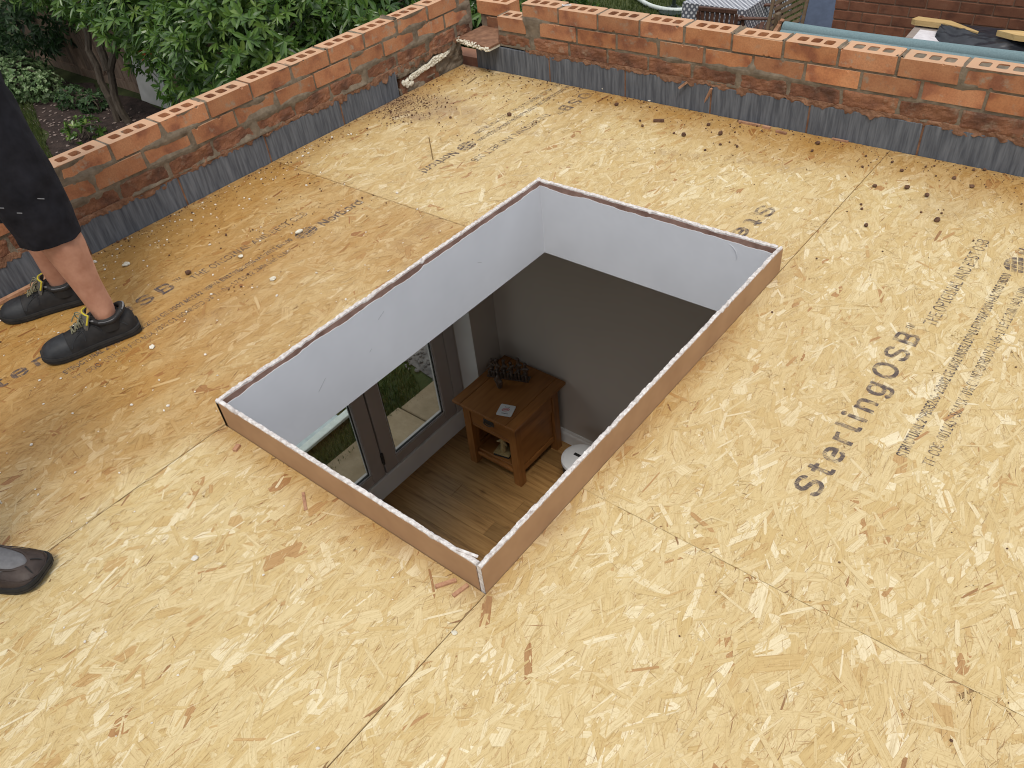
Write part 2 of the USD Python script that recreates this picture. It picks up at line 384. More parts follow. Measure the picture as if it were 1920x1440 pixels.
noisy('coaster_red', (0.45, 0.06, 0.06), (0.52, 0.08, 0.08), 30, 0.4)
noisy('plastic_white', (0.60, 0.61, 0.63), (0.66, 0.67, 0.69), 10, 0.35)
noisy('felt_blue', (0.125, 0.19, 0.205), (0.175, 0.245, 0.26), 120, 0.95, bump=0.5, bscale=500, bdist=0.003)
noisy('navy_cover', (0.035, 0.05, 0.085), (0.05, 0.07, 0.115), 12, 0.6)
noisy('navy_dark', (0.006, 0.008, 0.014), (0.012, 0.015, 0.022), 12, 0.6)  # shaded copy of the navy: shade of the lower face in the colour
noisy('black_sheet', (0.008, 0.009, 0.012), (0.02, 0.022, 0.028), 14, 0.3, spec=0.5)
noisy('label_white', (0.45, 0.42, 0.43), (0.66, 0.64, 0.66), 40, 0.6, stretch=(0.6, 3, 1))
noisy('concrete', (0.30, 0.29, 0.27), (0.40, 0.385, 0.36), 14, 0.9, bump=0.3)
noisy('soil', (0.018, 0.012, 0.010), (0.055, 0.036, 0.030), 9, 1.0, bump=0.8, bscale=30, bdist=0.03)
noisy('ground', (0.022, 0.030, 0.010), (0.06, 0.075, 0.022), 1.6, 1.0, bump=0.6, bscale=25, bdist=0.03)
noisy('slab_stone', (0.24, 0.175, 0.105), (0.33, 0.255, 0.165), 9, 0.9, bump=0.3, bscale=80, rnd=0.1)
noisy('pebble', (0.07, 0.062, 0.058), (0.19, 0.17, 0.16), 9, 0.8)
noisy('board_white', (0.48, 0.53, 0.50), (0.62, 0.66, 0.63), 24, 0.7)
noisy('plastic_sheet', (0.35, 0.42, 0.44), (0.50, 0.56, 0.58), 12, 0.3)
noisy('pale_panel', (0.36, 0.35, 0.32), (0.46, 0.45, 0.42), 6, 0.8)
noisy('red_leaf_mat', (0.36, 0.06, 0.02), (0.45, 0.10, 0.03), 30, 0.5)
noisy('petal', (0.12, 0.09, 0.075), (0.28, 0.22, 0.19), 60, 0.9)

noisy('mortar_far', (0.15, 0.085, 0.055), (0.20, 0.12, 0.08), 20, 0.95)
noisy('pole_green', (0.01, 0.016, 0.012), (0.016, 0.024, 0.018), 20, 0.6)
mat('spot_cloth', {'tc': ('texture_coordinate', {}), 'v': ('voronoi_texture', {'dimensions': '2D', 'feature': 'f1', 'scale': 19.0, 'randomness': 0.0}), 'mp': ('mapping', {'rotation': (0, 0, 0.785)}),
    'r': ('map_range', {'from_min': 0.27, 'from_max': 0.33, 'to_min': 0.0, 'to_max': 1.0, 'clamp': True}), 'm': ('mix_color', {'a': (0.62, 0.62, 0.64), 'b': (0.125, 0.13, 0.155)}), 'p': ('principled_bsdf', {'roughness': 0.28, 'specular_ior_level': 0.6})},
    [('tc.UV', 'mp.vector'), ('mp.vector', 'v.vector'), ('v.distance', 'r.value'), ('r.result', 'm.fac'), ('m.result', 'p.base_color')])


def leaf_mat(name, stops, rough=0.38, trans=0.25):
    mat(name, {
        'at': ('attribute', {'attribute': 'tint'}), 'sp': ('separate_color', {}),
        'r': ('rgb_ramp', {'ramp': stops}),
        'rib': ('map_range', {'from_min': 0.0, 'from_max': 0.12, 'to_min': 1.5, 'to_max': 1.0, 'clamp': True}),
        'hs': ('hsv', {}),
        'p': ('principled_bsdf', {'roughness': rough, 'specular_ior_level': 0.5}),
        't': ('translucent_bsdf', {}), 'mx': ('mix_closure', {'fac': trans})},
        [('at.color', 'sp.color'), ('sp.r', 'r.fac'), ('sp.g', 'rib.value'), ('rib.result', 'hs.value'), ('r.color', 'hs.color'), ('hs.color', 'p.base_color'), ('hs.color', 't.color'),
         ('p.BSDF', 'mx.closure1'), ('t.BSDF', 'mx.closure2')], surface='mx.closure')


leaf_mat('leaf_green', [(0.0, (0.018, 0.045, 0.010)), (0.4, (0.055, 0.118, 0.020)), (0.8, (0.105, 0.18, 0.030)), (1.0, (0.18, 0.26, 0.055))], 0.34)
leaf_mat('leaf_dark', [(0.0, (0.008, 0.022, 0.006)), (0.6, (0.022, 0.055, 0.016)), (1.0, (0.05, 0.10, 0.03))], 0.6)
leaf_mat('leaf_pale', [(0.0, (0.05, 0.10, 0.035)), (0.5, (0.15, 0.24, 0.09)), (1.0, (0.34, 0.42, 0.24))], 0.5)
leaf_mat('grass', [(0.0, (0.022, 0.036, 0.007)), (0.5, (0.045, 0.068, 0.012)), (1.0, (0.09, 0.105, 0.025))], 0.6)

# ================================================================== the roof deck: boards with pressed strands and printing
W, L, H = 0.986, 1.502, 0.0967          # rooflight opening and height of its upstand
XL, YB = -1.29, 2.509                   # inner faces of the parapet walls
ZC = -0.222                             # ceiling of the room below
ZF = -2.60                              # its floor
GZ = -2.75                              # garden level


def nz(x, y, s, seed):
    return meshkit.fbm(np.stack([x * s, y * s, np.full_like(x, 0.37)], -1), 4, seed)


def sst(a, b, x):
    t = np.clip((x - a) / (b - a), 0, 1)
    return t * t * (3 - 2 * t)


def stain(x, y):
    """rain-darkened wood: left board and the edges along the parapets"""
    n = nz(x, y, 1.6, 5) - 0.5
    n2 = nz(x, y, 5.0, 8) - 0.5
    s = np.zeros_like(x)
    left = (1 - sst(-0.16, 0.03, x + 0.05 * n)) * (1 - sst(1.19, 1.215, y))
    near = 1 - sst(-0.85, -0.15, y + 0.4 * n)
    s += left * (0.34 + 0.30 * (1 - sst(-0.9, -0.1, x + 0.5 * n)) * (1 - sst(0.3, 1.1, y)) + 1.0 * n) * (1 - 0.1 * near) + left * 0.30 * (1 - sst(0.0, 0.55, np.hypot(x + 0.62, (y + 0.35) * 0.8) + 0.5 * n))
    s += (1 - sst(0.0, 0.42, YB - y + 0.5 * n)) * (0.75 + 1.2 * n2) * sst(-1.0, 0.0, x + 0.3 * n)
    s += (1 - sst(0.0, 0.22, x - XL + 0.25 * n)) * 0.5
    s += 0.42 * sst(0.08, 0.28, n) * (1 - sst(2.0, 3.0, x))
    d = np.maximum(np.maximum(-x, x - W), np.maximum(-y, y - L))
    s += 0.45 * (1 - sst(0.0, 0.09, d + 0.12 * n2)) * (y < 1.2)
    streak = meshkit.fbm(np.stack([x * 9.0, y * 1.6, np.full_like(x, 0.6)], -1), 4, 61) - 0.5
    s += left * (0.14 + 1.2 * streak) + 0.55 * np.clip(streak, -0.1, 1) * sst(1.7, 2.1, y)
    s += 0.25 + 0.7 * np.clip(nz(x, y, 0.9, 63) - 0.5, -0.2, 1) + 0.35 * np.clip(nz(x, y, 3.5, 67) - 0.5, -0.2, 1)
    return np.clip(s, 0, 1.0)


def dirt(x, y):
    n = nz(x, y, 4.0, 21)
    n3 = nz(x, y, 14.0, 23)
    s = 0.55 * (1 - sst(0.0, 0.16, np.hypot((x + 1.10) / 1.6, (y - 1.98) / 0.8) - 0.12)) * sst(0.3, 0.6, n3)
    s += 0.4 * (1 - sst(0.0, 0.07, x - XL)) * n3 + 0.25 * (1 - sst(0.0, 0.06, YB - y)) * n3
    yl = 1.838 + 0.19 * (x + 1.15)                      # chalky dust line struck across the far boards
    s += 0.42 * np.exp(-((y - yl - 0.012 * (n - .5)) / 0.013) ** 2) * sst(0.25, 0.55, n3 + 0.25 * (n - 0.5)) * (x < 0.8) * sst(-1.3, -1.0, x) * (y > 1.2)
    s += 0.30 * (1 - sst(0.0, 0.30, np.hypot(x - 1.30, (y - 2.22) * 1.1) + 0.25 * (n - .5))) * sst(0.35, 0.6, n)     # grey scuff by the right parapet
    s += 0.22 * sst(0.60, 0.75, n) * (x < 0) * (y < 1.2)
    d = np.maximum(np.maximum(-x, x - W), np.maximum(-y, y - L))
    s += 0.35 * (1 - sst(0.0, 0.05, d)) * sst(0.4, 0.65, n3) * (y < 1.6)
    return np.clip(s, 0, 0.8)


def strands(x0, x1, y0, y1, seed, dens=1.0, hole=None):
    r = np.random.default_rng(seed)
    area = (x1 - x0) * (y1 - y0)
    kinds = [(3500, (0.06, 0.15), (0.015, 0.048), 0.40), (2300, (0.03, 0.10), (0.004, 0.014), 0.50), (3000, (0.012, 0.06), (0.0012, 0.0035), 0.5), (9500, (0.008, 0.05), (0.0005, 0.0012), 0.42)]
    V, F, U, T, n = [], [], [], [], 0
    for ki, (dn, ll, ww, spread) in enumerate(kinds):
        k = int(dn * area * dens)
        cx, cy = r.uniform(x0, x1, k), r.uniform(y0, y1, k)
        ln = r.uniform(*ll, k) * 0.5
        wd = np.exp(r.uniform(np.log(ww[0]), np.log(ww[1]), k)) * 0.5
        a = np.pi / 2 + r.normal(0, spread, k) + 0.25 * (nz(cx, cy, 1.3, 77) - 0.5)
        wild = r.random(k) < 0.16
        a[wild] = r.uniform(0, np.pi, wild.sum())
        # outline: eight points, ragged ends
        lu = np.stack([-1 + 0.12 * r.random(k), -0.80 + 0.22 * r.normal(0, 0.5, k), 0.2 * r.normal(0, 1, k), 0.82 + 0.1 * r.normal(0, 0.7, k), 1 - 0.1 * r.random(k), 0.80 + 0.12 * r.normal(0, 0.7, k), 0.2 * r.normal(0, 1, k), -0.78 + 0.2 * r.normal(0, 0.5, k)], 1)
        lv = np.stack([0.3 * r.normal(0, 1, k), np.full(k, 0.9), 1 - 0.15 * r.random(k), np.full(k, 0.85), 0.35 * r.normal(0, 1, k), np.full(k, -0.85), -1 + 0.15 * r.random(k), np.full(k, -0.9)], 1)
        if ki >= 2:
            lu, lv = lu[:, [0, 2, 4, 6]], lv[:, [0, 2, 4, 6]]
        nv = lu.shape[1]
        bow = r.normal(0, 0.02, k)
        px, py = lu * ln[:, None], lv * wd[:, None] + bow[:, None] * (lu ** 2) * ln[:, None]
        X = cx[:, None] + px * np.cos(a)[:, None] - py * np.sin(a)[:, None]
        Y = cy[:, None] + px * np.sin(a)[:, None] + py * np.cos(a)[:, None]
        z0 = r.uniform(0.0002, 0.0019, k) + (0.0004 if ki else 0)
        Z = z0[:, None] + lu * r.normal(0, 0.00022, k)[:, None] + lv * r.normal(0, 0.00012, k)[:, None]
        X = np.clip(X, x0, x1); Y = np.clip(Y, y0, y1)
        keep = np.ones(k, bool)
        if hole:
            keep = ~((cx > hole[0] + 0.004) & (cy < hole[3] - 0.004)) & (np.hypot(cx - hole[0], cy - hole[3]) > 0.06)
            hx0, hx1, hy0, hy1 = hole
            ins = (X > hx0) & (X < hx1) & (Y > hy0) & (Y < hy1)
            dd = np.stack([X - hx0, hx1 - X, Y - hy0, hy1 - Y])
            dd[1] += (hx1 >= x1) * 9; dd[2] += (hy0 <= y0) * 9; dd[0] += (hx0 <= x0) * 9; dd[3] += (hy1 >= y1) * 9
            wh = dd.argmin(0)
            keep &= ~((ins & (wh == 0)).any(1) & (ins & (wh == 3)).any(1))
            X = np.where(ins & (wh == 0), hx0, np.where(ins & (wh == 1), hx1, X)); Y = np.where(ins & (wh == 2), hy0, np.where(ins & (wh == 3), hy1, Y))
        tone = np.clip(r.beta(2.7, 2.3, k), 0.066, 1)
        q = r.random(k)
        tone = np.where(q < (0.013, 0.018, 0.05, 0.66)[ki], r.uniform((0.026, 0.012, 0.0, 0.0)[ki], 0.062, k), tone)
        tone = np.where(q > 0.95, r.uniform(0.9, 1.0, k), tone)
        t0 = np.repeat(tone[:, None], nv, 1)
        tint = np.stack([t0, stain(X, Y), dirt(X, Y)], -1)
        uv = np.stack([(lu + 1) * ln[:, None] + r.uniform(0, 90, k)[:, None], 0.5 + 0.5 * lv + 0 * px], -1)
        X, Y, Z, uv, tint = X[keep], Y[keep], Z[keep], uv[keep], tint[keep]
        k = int(keep.sum())
        base = np.arange(k)[:, None] * nv + n
        f = np.concatenate([np.stack([base[:, 0], base[:, 0] + j + 1, base[:, 0] + j], -1) for j in range(1, nv - 1)])
        V.append(np.stack([X, Y, Z], -1).reshape(-1, 3)); U.append(uv.reshape(-1, 2)); T.append(tint.reshape(-1, 3)); F.append(f)
        n += k * nv
    return np.vstack(V), np.vstack(F), np.vstack(U), np.vstack(T)


deck = thing('roof_deck', 'golden strand board decking laid flat over the roof round the opening', kind='structure')
G = 0.0013
boards = [
    # outline rectangle, hole, density, seed
    ('left', (XL + .002, -G, -1.2, 1.2 - G), None, 1.0),
    ('far', (XL + .002, W - G, 1.2 + G, YB - .002), (-G, W - G, 1.2 + G, L), 1.0),
    ('near', (G, W - G, -1.60, -0.002), None, 1.0),
    ('right', (W + G, 2.18, 0.375 + .0006, YB - .002), None, 1.0),
    ('right near', (W + G, 2.18, -1.30, 0.375 - .0006), None, 1.0),
    ('outer right', (2.18 + 2 * G, 3.37, -0.8, 1.6), None, 0.4),
    ('outer right far', (2.18 + 2 * G, 3.37, 1.6 + 2 * G, YB - .002), None, 0.4),
    ('outer right near', (2.18 + 2 * G, 3.37, -3.2, -0.8 - 2 * G), None, 0.3),
    ('right nearest', (W + G, 2.18, -3.2, -1.30 - 2 * G), None, 0.3),
    ('nearest', (G, W - G, -3.2, -1.60 - 2 * G), None, 0.3),
    ('left nearest', (XL + .002, -G, -3.2, -1.2 - 2 * G), None, 0.3),
]
BOARD = {}
for i, (nm, (x0, x1, y0, y1), hole, dens) in enumerate(boards):
    poly = sg.box(x0 - .0007, y0 - .0007, x1 + .0007, y1 + .0007)
    if hole:
        poly = poly.difference(sg.box(hole[0], hole[2] - 0.01, hole[1] + 0.01, hole[3]))
        if poly.geom_type != 'Polygon':
            poly = max(poly.geoms, key=lambda g: g.area)
    b = trimesh.creation.extrude_polygon(poly, 0.0176, engine='earcut')
    b.apply_translation([0, 0, -0.0178])
    BOARD[nm] = obj('strand_board', b, 'osb_core', deck)
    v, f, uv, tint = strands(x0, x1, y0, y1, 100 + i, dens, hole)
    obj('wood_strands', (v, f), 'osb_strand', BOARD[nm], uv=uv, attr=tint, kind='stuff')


def print_text(board, text, u0, u1, v, h, flip=False, org=(0, 0), bold=False):
    """text along +y of the boards (flip: turned half round). u runs along the reading direction, v is the base line measured towards the letters' tops"""
    t = meshkit.text_mesh(text, 1.0, 0.0003, bold)
    p = np.array(t.vertices)
    lo, hi = p[:, 0].min(), p[:, 0].max()
    uu = u0 + (p[:, 0] - lo) / (hi - lo) * (u1 - u0)
    vv = v + p[:, 1] * h
    if flip:
        x, y = org[0] + vv, org[1] - uu
    else:
        x, y = org[0] - vv, org[1] + uu
    z = 0.0026 + p[:, 2]
    obj('printed_lettering', trimesh.Trimesh(np.stack([x, y, z], -1), t.faces, process=False), 'ink', board)


def print_disc(board, u, v, r, flip, org):
    a = np.linspace(0, 2 * np.pi, 28, endpoint=False)
    parts = []
    outer = sg.Point(0, 0).buffer(r, 24)
    cuts = [sg.LineString([(-r, k * r * 0.5 - 0.3 * r), (r, k * r * 0.5 + 0.3 * r)]).buffer(r * 0.05) for k in (-1, 0, 1)] + [sg.LineString([(k * r * 0.5, -r), (k * r * 0.5, r)]).buffer(r * 0.04) for k in (-1, 0, 1)]
    g = outer
    for c in cuts:
        g = g.difference(c)
    m = cat_([trimesh.creation.extrude_polygon(k, 0.0003, engine='earcut') for k in g.geoms])
    p = np.array(m.vertices)
    uu, vv = u + p[:, 0] * 1.25, v + p[:, 1]
    x, y = (org[0] + vv, org[1] - uu) if flip else (org[0] - vv, org[1] + uu)
    obj('printed_emblem', trimesh.Trimesh(np.stack([x, y, 0.0026 + p[:, 2]], -1), m.faces, process=False), 'ink', board)


def print_set(board, org, flip, which):
    P = dict(board=board, flip=flip, org=org)
    if 'a' in which:
        print_text(text='\u2009'.join('SterlingOSB'), u0=0.66, u1=1.395, v=0.0, h=0.062, bold=True, **P)
    elif 'b' in which:
        print_text(text='\u2009'.join('OSB'), u0=1.175, u1=1.395, v=0.0, h=0.062, bold=True, **P)
    elif 'c' in which:
        print_text(text='\u2009'.join('Ste'), u0=0.66, u1=0.91, v=0.0, h=0.062, bold=True, **P)
    if 't' in which:
        print_text(text='TM', u0=1.412, u1=1.44, v=0.03, h=0.022, **P)
        print_text(text='THE ORIGINAL AND BEST OSB', u0=1.46, u1=2.005, v=-0.018, h=0.036, **P)
    if 's' in which:
        print_text(text='STRUCTURAL 2*PBS5268-2:2002 CE UG02 M0532 DSPV4 EN13986:2004+A1:2015 EN300', u0=0.90, u1=1.84, v=-0.124, h=0.024, bold=True, **P)
        print_text(text='TT-COC-001143 FSC MIX 70% C1 NORBORD O3 1/-06-17 15:12 2MM 048 41MM', u0=0.905, u1=1.79, v=-0.186, h=0.026, **P)
        print_disc(u=1.905, v=-0.125, r=0.038, **P)
        print_text(text='Norbord', u0=1.975, u1=2.19, v=-0.15, h=0.045, bold=True, **P)


print_set(BOARD['right'], (1.466, 0.0), False, 'ats')
print_set(BOARD['left'], (-0.772, -1.055), False, 'ats')
print_set(BOARD['far'], (-0.463, 3.64), True, 'bs')
print_text(BOARD['far'], 'TM', 1.412, 1.44, 0.03, 0.022, True, (-0.463, 3.64))
print_text(BOARD['far'], 'THE ORIGINAL AND BEST OSB', 1.46, 2.005, -0.018, 0.036, True, (-0.463, 3.64))
print_set(BOARD['far'], (0.745, 2.535), True, 'c')

# ================================================================== the parapet walls
def band(p, lo, hi):
    return np.clip((p - lo) / (hi - lo), 0, 1)


def brick_solid(l, w, h, r, holes=True, fill=None, seed=0):
    rr = np.random.default_rng(seed)
    cs = m3.CrossSection.square((l - 2 * r, w - 2 * r), True).offset(r, m3.JoinType.Round, circular_segments=8)
    b = cs.extrude(h)
    if holes:
        for k in (-1, 0, 1):
            hs = m3.CrossSection.square((0.020, 0.030), True).offset(0.009, m3.JoinType.Round, circular_segments=12)
            b = b - hs.extrude(h).translate((k * 0.055 + rr.normal(0, 0.001), rr.normal(0, 0.0015), h - 0.058))
    for _ in range(2):                                   # knocked arrises
        if rr.random() < 0.7:
            s = m3.Manifold.sphere(rr.uniform(0.005, 0.011), 8)
            b = b - s.translate((rr.uniform(-l / 2, l / 2), -w / 2 - 0.002, h if rr.random() < 0.6 else 0))
    return tri(b)


def brick_rustic(l, w, h, seed):
    """a brick whose face is dragged and pitted"""
    nx, nzz = 26, 9
    xs, zs = np.linspace(-l / 2, l / 2, nx), np.linspace(0, h, nzz)
    X, Z = np.meshgrid(xs, zs, indexing='ij')
    n = meshkit.fbm(np.stack([X * 38 + seed * 7.3, Z * 60, np.zeros_like(X)], -1), 4, seed)
    edge = np.minimum.reduce([X + l / 2, l / 2 - X, Z, h - Z])
    Y = -w / 2 - (n - 0.55) * 0.011 + 0.004 * (1 - np.clip(edge / 0.008, 0, 1))
    g = grid(np.stack([X, Y, Z], -1))
    return cat_([g, box(-l / 2, l / 2, -w / 2 + 0.007, w / 2, 0.0005, h - 0.0005)])


def mortar_mesh(s0, s1, zb, zt, rects, seed, smear, topfill, ledge=None):
    """front and top skins of the mortar: recessed in the joints, smeared over the arrises"""
    st = 0.006
    ss = np.arange(s0, s1 + 1e-6, st); zs = np.arange(zb, zt + 1e-6, 0.0045)
    S, Z = np.meshgrid(ss, zs, indexing='ij')
    m = np.zeros_like(S)
    for (a, b, c, d) in rects:
        m = np.maximum(m, np.minimum.reduce([S - a, b - S, Z - c, d - Z]))
    n = meshkit.fbm(np.stack([S * 22, Z * 26, np.zeros_like(S) + seed], -1), 4, seed)
    n2 = meshkit.fbm(np.stack([S * 5, Z * 9, np.zeros_like(S) + seed], -1), 2, seed + 9)
    D = 0.0045 + 0.10 * m - 0.006 * (n - 0.5) - smear * np.clip(n2 - 0.5, 0, 1) * (1 - np.clip(m / 0.03, 0, 1)) * 0.10
    D = np.clip(D, -0.006, 0.05)
    front = grid(np.stack([S, D, Z], -1))
    dd = np.linspace(0.004, 0.0985, 20)
    S2, DD = np.meshgrid(ss, dd, indexing='ij')
    m2 = np.zeros_like(S2)
    for (a, b, c, d) in rects:
        if d > zt - 0.008:
            m2 = np.maximum(m2, np.minimum(S2 - a, b - S2))
    n3 = meshkit.fbm(np.stack([S2 * 25, DD * 25, np.zeros_like(S2) + seed], -1), 4, seed + 3)
    n4 = meshkit.noise(np.stack([S2 * 4.4, DD * 3, np.zeros_like(S2) + seed], -1), seed + 4)
    lift = 0.004 + 0.022 * (n4 > 0.45) * np.clip(n4 - 0.45, 0, 1)
    Z2 = zt - 0.003 - np.minimum(0.052, m2 * 1.1) + lift + 0.010 * (n3 - 0.5)
    Z2 = np.where(m2 > 0, Z2, zt - 0.002 + 0.009 * (n3 - 0.55))
    fill = topfill(S2)
    Z2 = np.where(fill > 0, np.maximum(Z2, zt - 0.0035 + 0.007 * (n3 - 0.5) + 0.002 * (n4 - 0.5)), Z2)
    top = grid(np.stack([S2, DD, Z2], -1)); 
    S3, Z3 = np.meshgrid(np.arange(s0, s1, 0.05), np.linspace(zb, zt - 0.004, 4), indexing='ij')
    back = grid(np.stack([S3, 0.099 + 0 * S3, Z3], -1)); back.invert()
    front.invert() if front.face_normals[:, 1].mean() > 0 else None
    top.invert() if top.face_normals[:, 2].mean() < 0 else None
    return cat_([front, top, back])


def parapet(name, label, loc, rotz, s0, s1, low, mid, top, blocks, smear, topfill, seed, cutz=None):
    t = thing(name, label, 'brick wall', loc, rotz)
    rects = []
    rr = np.random.default_rng(seed)
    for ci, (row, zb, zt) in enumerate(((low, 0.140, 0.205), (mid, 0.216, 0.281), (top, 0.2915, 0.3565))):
        for k, (a, b) in enumerate(row):
            l = b - a
            dz, dd = rr.normal(0, 0.0012), rr.normal(0, 0.0018)
            rects.append((a, b, zb, zt))
            if ci == 0:
                m = brick_rustic(l, 0.1025, zt - zb, seed + k)
            else:
                m = brick_solid(l, 0.1025, zt - zb, 0.004, ci == 2 or l < 0.2 or k == 0, seed=seed * 7 + ci * 50 + k)
            if ci:
                m.apply_transform(trimesh.transformations.rotation_matrix(rr.normal(0, 0.006), [0, 0, 1]))
            m.apply_translation([(a + b) / 2, 0.05125 + dd, zb + dz])
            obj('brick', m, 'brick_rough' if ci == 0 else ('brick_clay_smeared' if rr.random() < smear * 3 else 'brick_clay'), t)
    for (a, b) in blocks:
        bl = bbox(a, b, 0.001, 0.10, -0.02, 0.128, 0.003)
        obj('concrete_block', bl, 'block_grey', t)
    obj('block_joints', box(blocks[0][0] + .003, blocks[-1][1] - .003, 0.005, 0.096, -0.02, 0.125), 'mortar_red', t)
    S, Z = np.meshgrid(np.arange(s0, s1, 0.004), np.linspace(0, 1, 12), indexing='ij')
    n = meshkit.fbm(np.stack([S * 9, Z * 2, S * 0 + seed], -1), 4, seed + 5)
    n2 = meshkit.fbm(np.stack([S * 34, Z * 0.9, S * 0 + seed], -1), 3, seed + 6)
    n3 = meshkit.fbm(np.stack([S * 70, Z * 1.7, S * 0 + seed], -1), 5, seed + 7)
    zlo = 0.122 - 0.060 * np.clip(n[:, :1] - 0.45, 0, 1) - 0.030 * (n2[:, :1] - 0.5)
    ZZ = zlo + (0.146 - zlo) * Z
    DD = 0.002 - (0.002 * np.sin(np.pi * Z ** 0.8) + 0.013 * np.clip(n2 - 0.45, 0, 1) + 0.012 * (n3 - 0.5)) * (0.3 + n)
    DD[:, 0] = 0.003; DD[:, -1] = 0.006
    led = grid(np.stack([S, DD, ZZ], -1))
    if led.face_normals[:, 1].mean() > 0:
        led.invert()
    obj('mortar_ledge', led, 'mortar_red', t)
    obj('mortar', mortar_mesh(s0, s1, 0.135, 0.3565, rects, seed, smear, topfill), 'mortar', t, kind='stuff')
    return t


def row(start, pitch, n, gap=0.010, first=None):
    return [(start + pitch * k + gap / 2, start + pitch * (k + 1) - gap / 2) for k in range(n)]


back_end = 3.2
pb = parapet('brick_parapet', 'new low brick wall on grey blocks along the far edge of the roof', (0, YB, 0), 0.0, -0.845, back_end,
             [(-1.022, -0.80)] + row(-0.795, 0.2215, 18), [(-1.012, -0.835)] + row(-0.749, 0.2238, 17, 0.011), row(-0.853, 0.2243, 18, 0.011),
             [(-1.185, -0.705)] + [(a, b) for a, b in zip(np.arange(-0.697, 3.2, 0.446), np.arange(-0.697, 3.2, 0.446) + 0.438)], 0.26,
             lambda s: ((s > 0.735) & (meshkit.noise(np.stack([s * 9, s * 0, s * 0 + 4.5], -1), 3) > 0.25)).astype(float), 11)
obj('mortar', mortar_mesh(-1.015, -0.845, 0.135, 0.281, [(-1.022, -0.80, 0.140, 0.205), (-1.012, -0.835, 0.216, 0.281)], 31, 0.3, lambda s: (s > -0.9).astype(float)), 'mortar', pb, kind='stuff')
pl = parapet('brick_parapet', 'new low brick wall on grey blocks along the left edge above the garden', (XL, 0, 0), math.pi / 2, -1.70, 2.615,
             row(-1.72, 0.2215, 19) + [(2.497, 2.612)], row(-1.795 + 0.2215, 0.2215, 18) + [(2.42, 2.612)], row(-1.685, 0.2215, 19) + [(2.531, 2.60)],
             [(a, b) for a, b in zip(np.arange(-1.5, 1.4, 0.449), np.arange(-1.5, 1.4, 0.449) + 0.441)] + [(1.644, 2.02)], 0.36,
             lambda s: ((meshkit.noise(np.stack([s * 7, s * 0, s * 0 + 1.5], -1), 13) > 0.80)).astype(float), 57)
# broken end of the block band in the corner: a red brick lump, mortar and expanded foam
rr = np.random.default_rng(5)
obj('brick_fragment', bbox(2.045, 2.33, 0.006, 0.09, -0.02, 0.075, 0.008), 'brick_rough', pl, label='red brick fragment packed into the gap at the foot of the wall')
S, Z = np.meshgrid(np.linspace(2.03, 2.52, 70), np.linspace(-0.01, 0.14, 26), indexing='ij')
n = meshkit.fbm(np.stack([S * 16, Z * 20, S * 0], -1), 4, 4)
D = 0.012 - 0.05 * (n - 0.42) + 0.04 * ((S < 2.30) & (Z > 0.028) & (Z < 0.085))
D = np.where(S > 2.30, D - 0.004, D)
g_ = grid(np.stack([S, D, Z], -1))
g_.invert() if g_.face_normals[:, 1].mean() > 0 else None
obj('mortar_filling', g_, 'mortar', pl)
S, Z = np.meshgrid(np.linspace(2.10, 2.42, 190), np.linspace(-1, 1, 44), indexing='ij')
nf = meshkit.fbm(np.stack([S * 130, Z * 3.6, S * 0], -1), 4, 41); ng = meshkit.fbm(np.stack([S * 16, Z * 1.2, S * 0], -1), 3, 42)
zc = 0.060 + 0.040 * (S - 2.10) / 0.32
hw_ = 0.022 * np.clip((S - 2.10) / .03, 0, 1) ** .5 * np.clip((2.42 - S) / .12, 0, 1) ** .6 * (.3 + 1.4 * ng)
fs = grid(np.stack([S, .006 - (.007 * np.sqrt(np.clip(1 - Z ** 2, 0, 1)) + .016 * (nf - .42)) * (.5 + ng), zc + hw_ * Z], -1))
fs.invert() if fs.face_normals[:, 1].mean() > 0 else None
fm = [fs]
for k in range(16):
    l_ = lump(rr, rr.uniform(0.007, 0.013), 1.3, 2)
    v_ = np.array(l_.vertices); v_ *= (0.8 + 0.6 * (meshkit.fbm(v_ * 160, 3, k) - .3))[:, None]; l_.vertices = v_
    l_.apply_translation([2.05 + 0.075 * rr.random(), 0.002, rr.uniform(.020, .05)]); fm.append(l_)
obj('foam_filler', cat_(fm), 'foam_white', pl, smooth=True, label='crumbly cream foam squeezed out above the red brick fragment')

# the open corner: slab of insulation over the blocks and the outer leaf seen through the gap
t = thing('insulation_board', 'thin pinkish board with a crumbling white edge bridging the open corner gap', 'insulation board', (-1.10, 2.52, 0.131))
pts = sg.Polygon([(-0.175, -0.045), (0.085, -0.095), (0.085, 0.30), (-0.175, 0.30)])
sl = trimesh.creation.extrude_polygon(pts, 0.010, engine='earcut'); sl.apply_translation([0, 0, 0.012])
obj('facing', sl, 'mortar_red', t)
c2 = trimesh.creation.extrude_polygon(pts.buffer(-0.002), 0.012, engine='earcut')
obj('core', c2, 'foam_white', t)
fm = []
for k in range(110):
    u = rr.random(); l_ = lump(rr, rr.uniform(0.003, 0.009), 0.8, 1); l_.apply_translation([-0.175 + 0.26 * u, -0.046 - 0.050 * u + rr.normal(0, 0.006), rr.uniform(-0.004, 0.014)]); fm.append(l_)
obj('crumbling_edge', cat_(fm), 'foam_white', t)
t = thing('outer_brick_leaf', 'short outer brick stack seen through the open corner gap', 'brick wall', (-1.19, 2.68, 0))
for k, (zb, zt) in enumerate(((-0.01, 0.055), (0.065, 0.13), (0.142, 0.205), (0.216, 0.281))):
    m = brick_solid(0.215, 0.1025, zt - zb, 0.004, k == 3, seed=90 + k); m.apply_translation([0.0 if k % 2 else 0.06, 0.05, zb]); obj('brick', m, 'brick_rough' if k < 3 else 'brick_clay', t)
obj('mortar', box(-0.09, 0.09, 0.006, 0.095, -0.01, 0.217), 'mortar', t)

